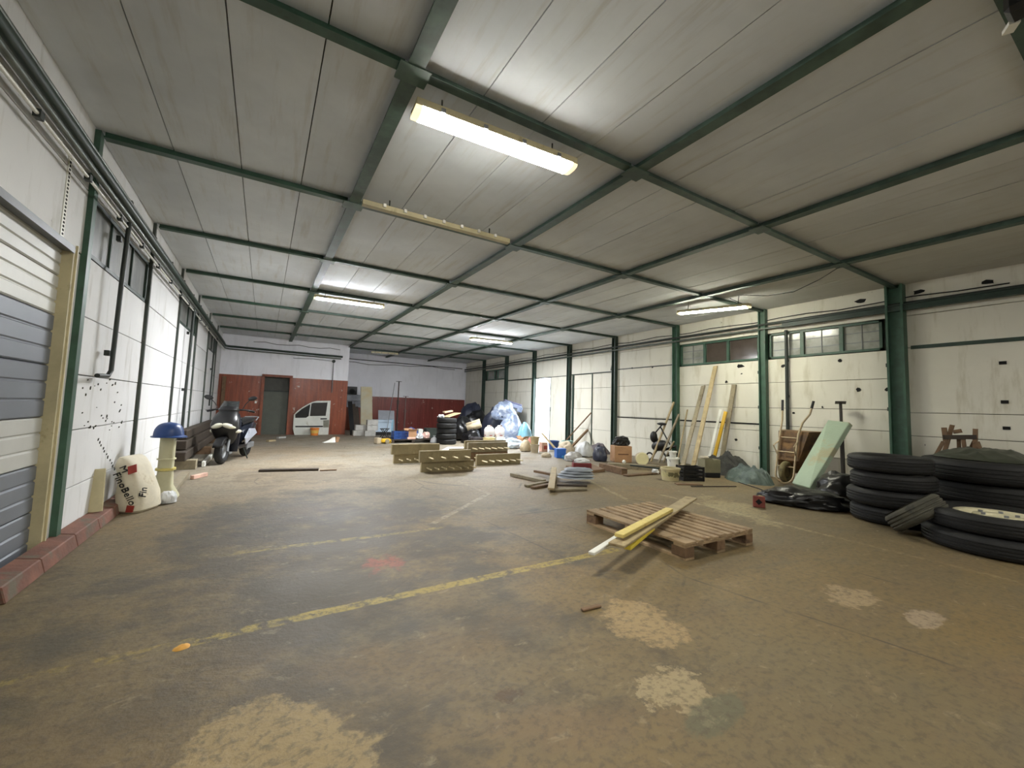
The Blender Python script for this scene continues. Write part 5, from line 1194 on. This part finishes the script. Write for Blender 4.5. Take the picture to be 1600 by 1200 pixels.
# foam slab on black bags
a, b_, c_, d_ = F(1243, 760, .1), F(1271, 768, .1), PX(1333, 665, W-.3), PX(1299, 661, W-.3)
o = a.copy(); mb = MB(); mb.slab4(*[q-o for q in (a, b_, c_, d_)], .08)
tag(mb.build('foam_slab', M_FOAM, loc=o, bevel=.008), 'pale green foam slab leaning tilted against the wall', 'foam slab')
prop('rusty steel prop with jack head leaning behind the green foam slab', PX(1318, 745, W-.5)*1.0 - Vector((0, 0, PX(1318, 745, W-.5).z)), 1.52, (0, .22), mt=mat('prop_dark', (52, 48, 42), .6, .3, .3))
M_BAGK = M_BAG
def away(u, v, r):                          # floor point a distance r behind the pixel, seen from the camera
    P = F(u, v); d = (P-CAM); d.z = 0; return P+d.normalized()*r
q = away(1254, 796, .3); sack('glossy black rubbish bag lying before the wheelbarrow', q, .52, .27, .17, 101, M_BAGK, False, amp=.2, rot=-1.2, freq=2.2)
q = away(1312, 792, .42); sack('big black rubbish bag under the green foam slab', q, .3, .3, .3, 102, M_BAGK, False, amp=.18, rot=.3, freq=2.0)
fl_ = T('pipe_flange', 'rusty red square flange on a short yellow pipe', 'flange', F(1186, 793), .45)
MB().box((0, 0, .075), (.035, .14, .15)).build('flange_plate', mat('rust_red', (126, 62, 52), .7, 0, .2), fl_, bevel=.01); MB().cyl((.0, 0, .075), (.32, .0, .06), .05, n=14).build('pipe_stub', mat('pipe_ochre', (170, 150, 96), .6), fl_, smooth=True); MB().cyl((-.02, 0, .075), (-.0185, 0, .075), .04, n=4).build('bore', M_HOLE, fl_)
pipe('black_cable', 'thin black cable snaking from the black bag', 'cable', [F(1215, 778, .008), F(1190, 765, .008), F(1175, 760, .008), F(1150, 752, .008)], .008, M_CABLE, n=6)
# truck tyre stack
c0 = away(1394, 825, .39)
for k in range(4):
    tyre('truck tyre in the stack of four beside the black bags, ' + ('lowest', 'second from the floor', 'third from the floor', 'topmost')[k], (c0.x+(.02, -.01, .02, .03)[k], c0.y+(0, .02, -.01, .02)[k], .1+.195*k), .395, .19, 'truck tyres stacked by the wall', (0, 0, k), rin=.24)
P0 = F(1425, 838); q = PV(1431, 802, P0); dd = (q-CAM); dd.z = 0; dd.normalize(); rt_ = Vector((dd.y, -dd.x, 0))
tt = tyre('dusty worn tyre leaning tilted on the rimmed wheel', q+dd*.03, .27, .19, None, None, False, M_RUBD, .17)
q_ = (rt_*.62-ZV*.76-dd*.12).normalized(); tt.rotation_mode = 'QUATERNION'; tt.rotation_quaternion = ZV.rotation_difference(q_)
w0 = away(1566, 880, .58)
tyre('large truck tyre lying flat beneath the rimmed wheel', (w0.x, w0.y, .09), .55, .175, 'large tyres in the corner', None, False, None, .32)
tyre('large truck wheel with cream rim lying face up', (w0.x+.04, w0.y+.02, .268), .53, .175, 'large tyres in the corner', None, True, None, .3)
c1 = Vector((8.92, .92, 0))
for k in range(3):
    tyre('large tyre in the stack below the wooden trestle, ' + ('lowest', 'middle', 'topmost')[k], (c1.x+(.0, .04, -.02)[k], c1.y+(0, -.03, .03)[k], .13+.255*k), .62, .25, 'large tyres below the trestle', (0, 0, k), rin=.34)
tag(heap(1.25, .9, .16, 111, 44, 34, .5, 2.2, 3).build('plastic_sheet', mat('sheet_darkgreen', (54, 58, 46), .45, 0, .2, 4, bump=.3, bs=14), loc=(c1.x+.12, c1.y+.12, .77), rz=.4, smooth=True), 'dark greenish plastic sheet spread over the large tyres', 'sheet')
# wooden trestle against the wall
ts = T('wood_trestle', 'brown wooden trestle standing by the wall behind tyres', 'trestle', (W-.42, 1.42, 0), -PI/2)
def tq(u, v, dx=0.0): q = PX(u, v, W-.42+dx); return Vector((1.42-q.y, dx, q.z))
for a, b, w_, dx in (((1475, 668), (1478, 690), .07, 0), ((1488, 664), (1476, 706), .06, .1), ((1524, 670), (1523, 725), .06, 0), ((1474, 690), (1460, 715), .05, -.05), ((1498, 684), (1499, 712), .05, .1), ((1505, 684), (1509, 715), .05, 0), ((1527, 690), (1543, 728), .05, -.05), ((1522, 690), (1512, 712), .05, .08)):
    p0 = tq(*a, dx); p1 = tq(*b, dx); d = (p1-p0).normalized()
    if b[1] > 700:
        p1 = p0 + d*((0.0-p0.z)/d.z)
    MB().bar(p0, p1, w_*.75, .035, (0, 1, 0)).build('leg', M_WOODB, ts)
MB().bar(tq(1474, 683), tq(1527, 683), .05, .06).build('top_rail', M_WOODD, ts); MB().bar(tq(1508, 710, .05), tq(1534, 710, .05), .04, .05).build('cross_rail', M_WOODD, ts); MB().bar(tq(1490, 675, .05), tq(1502, 673, .05), .06, .05).build('block', M_WOODB, ts)
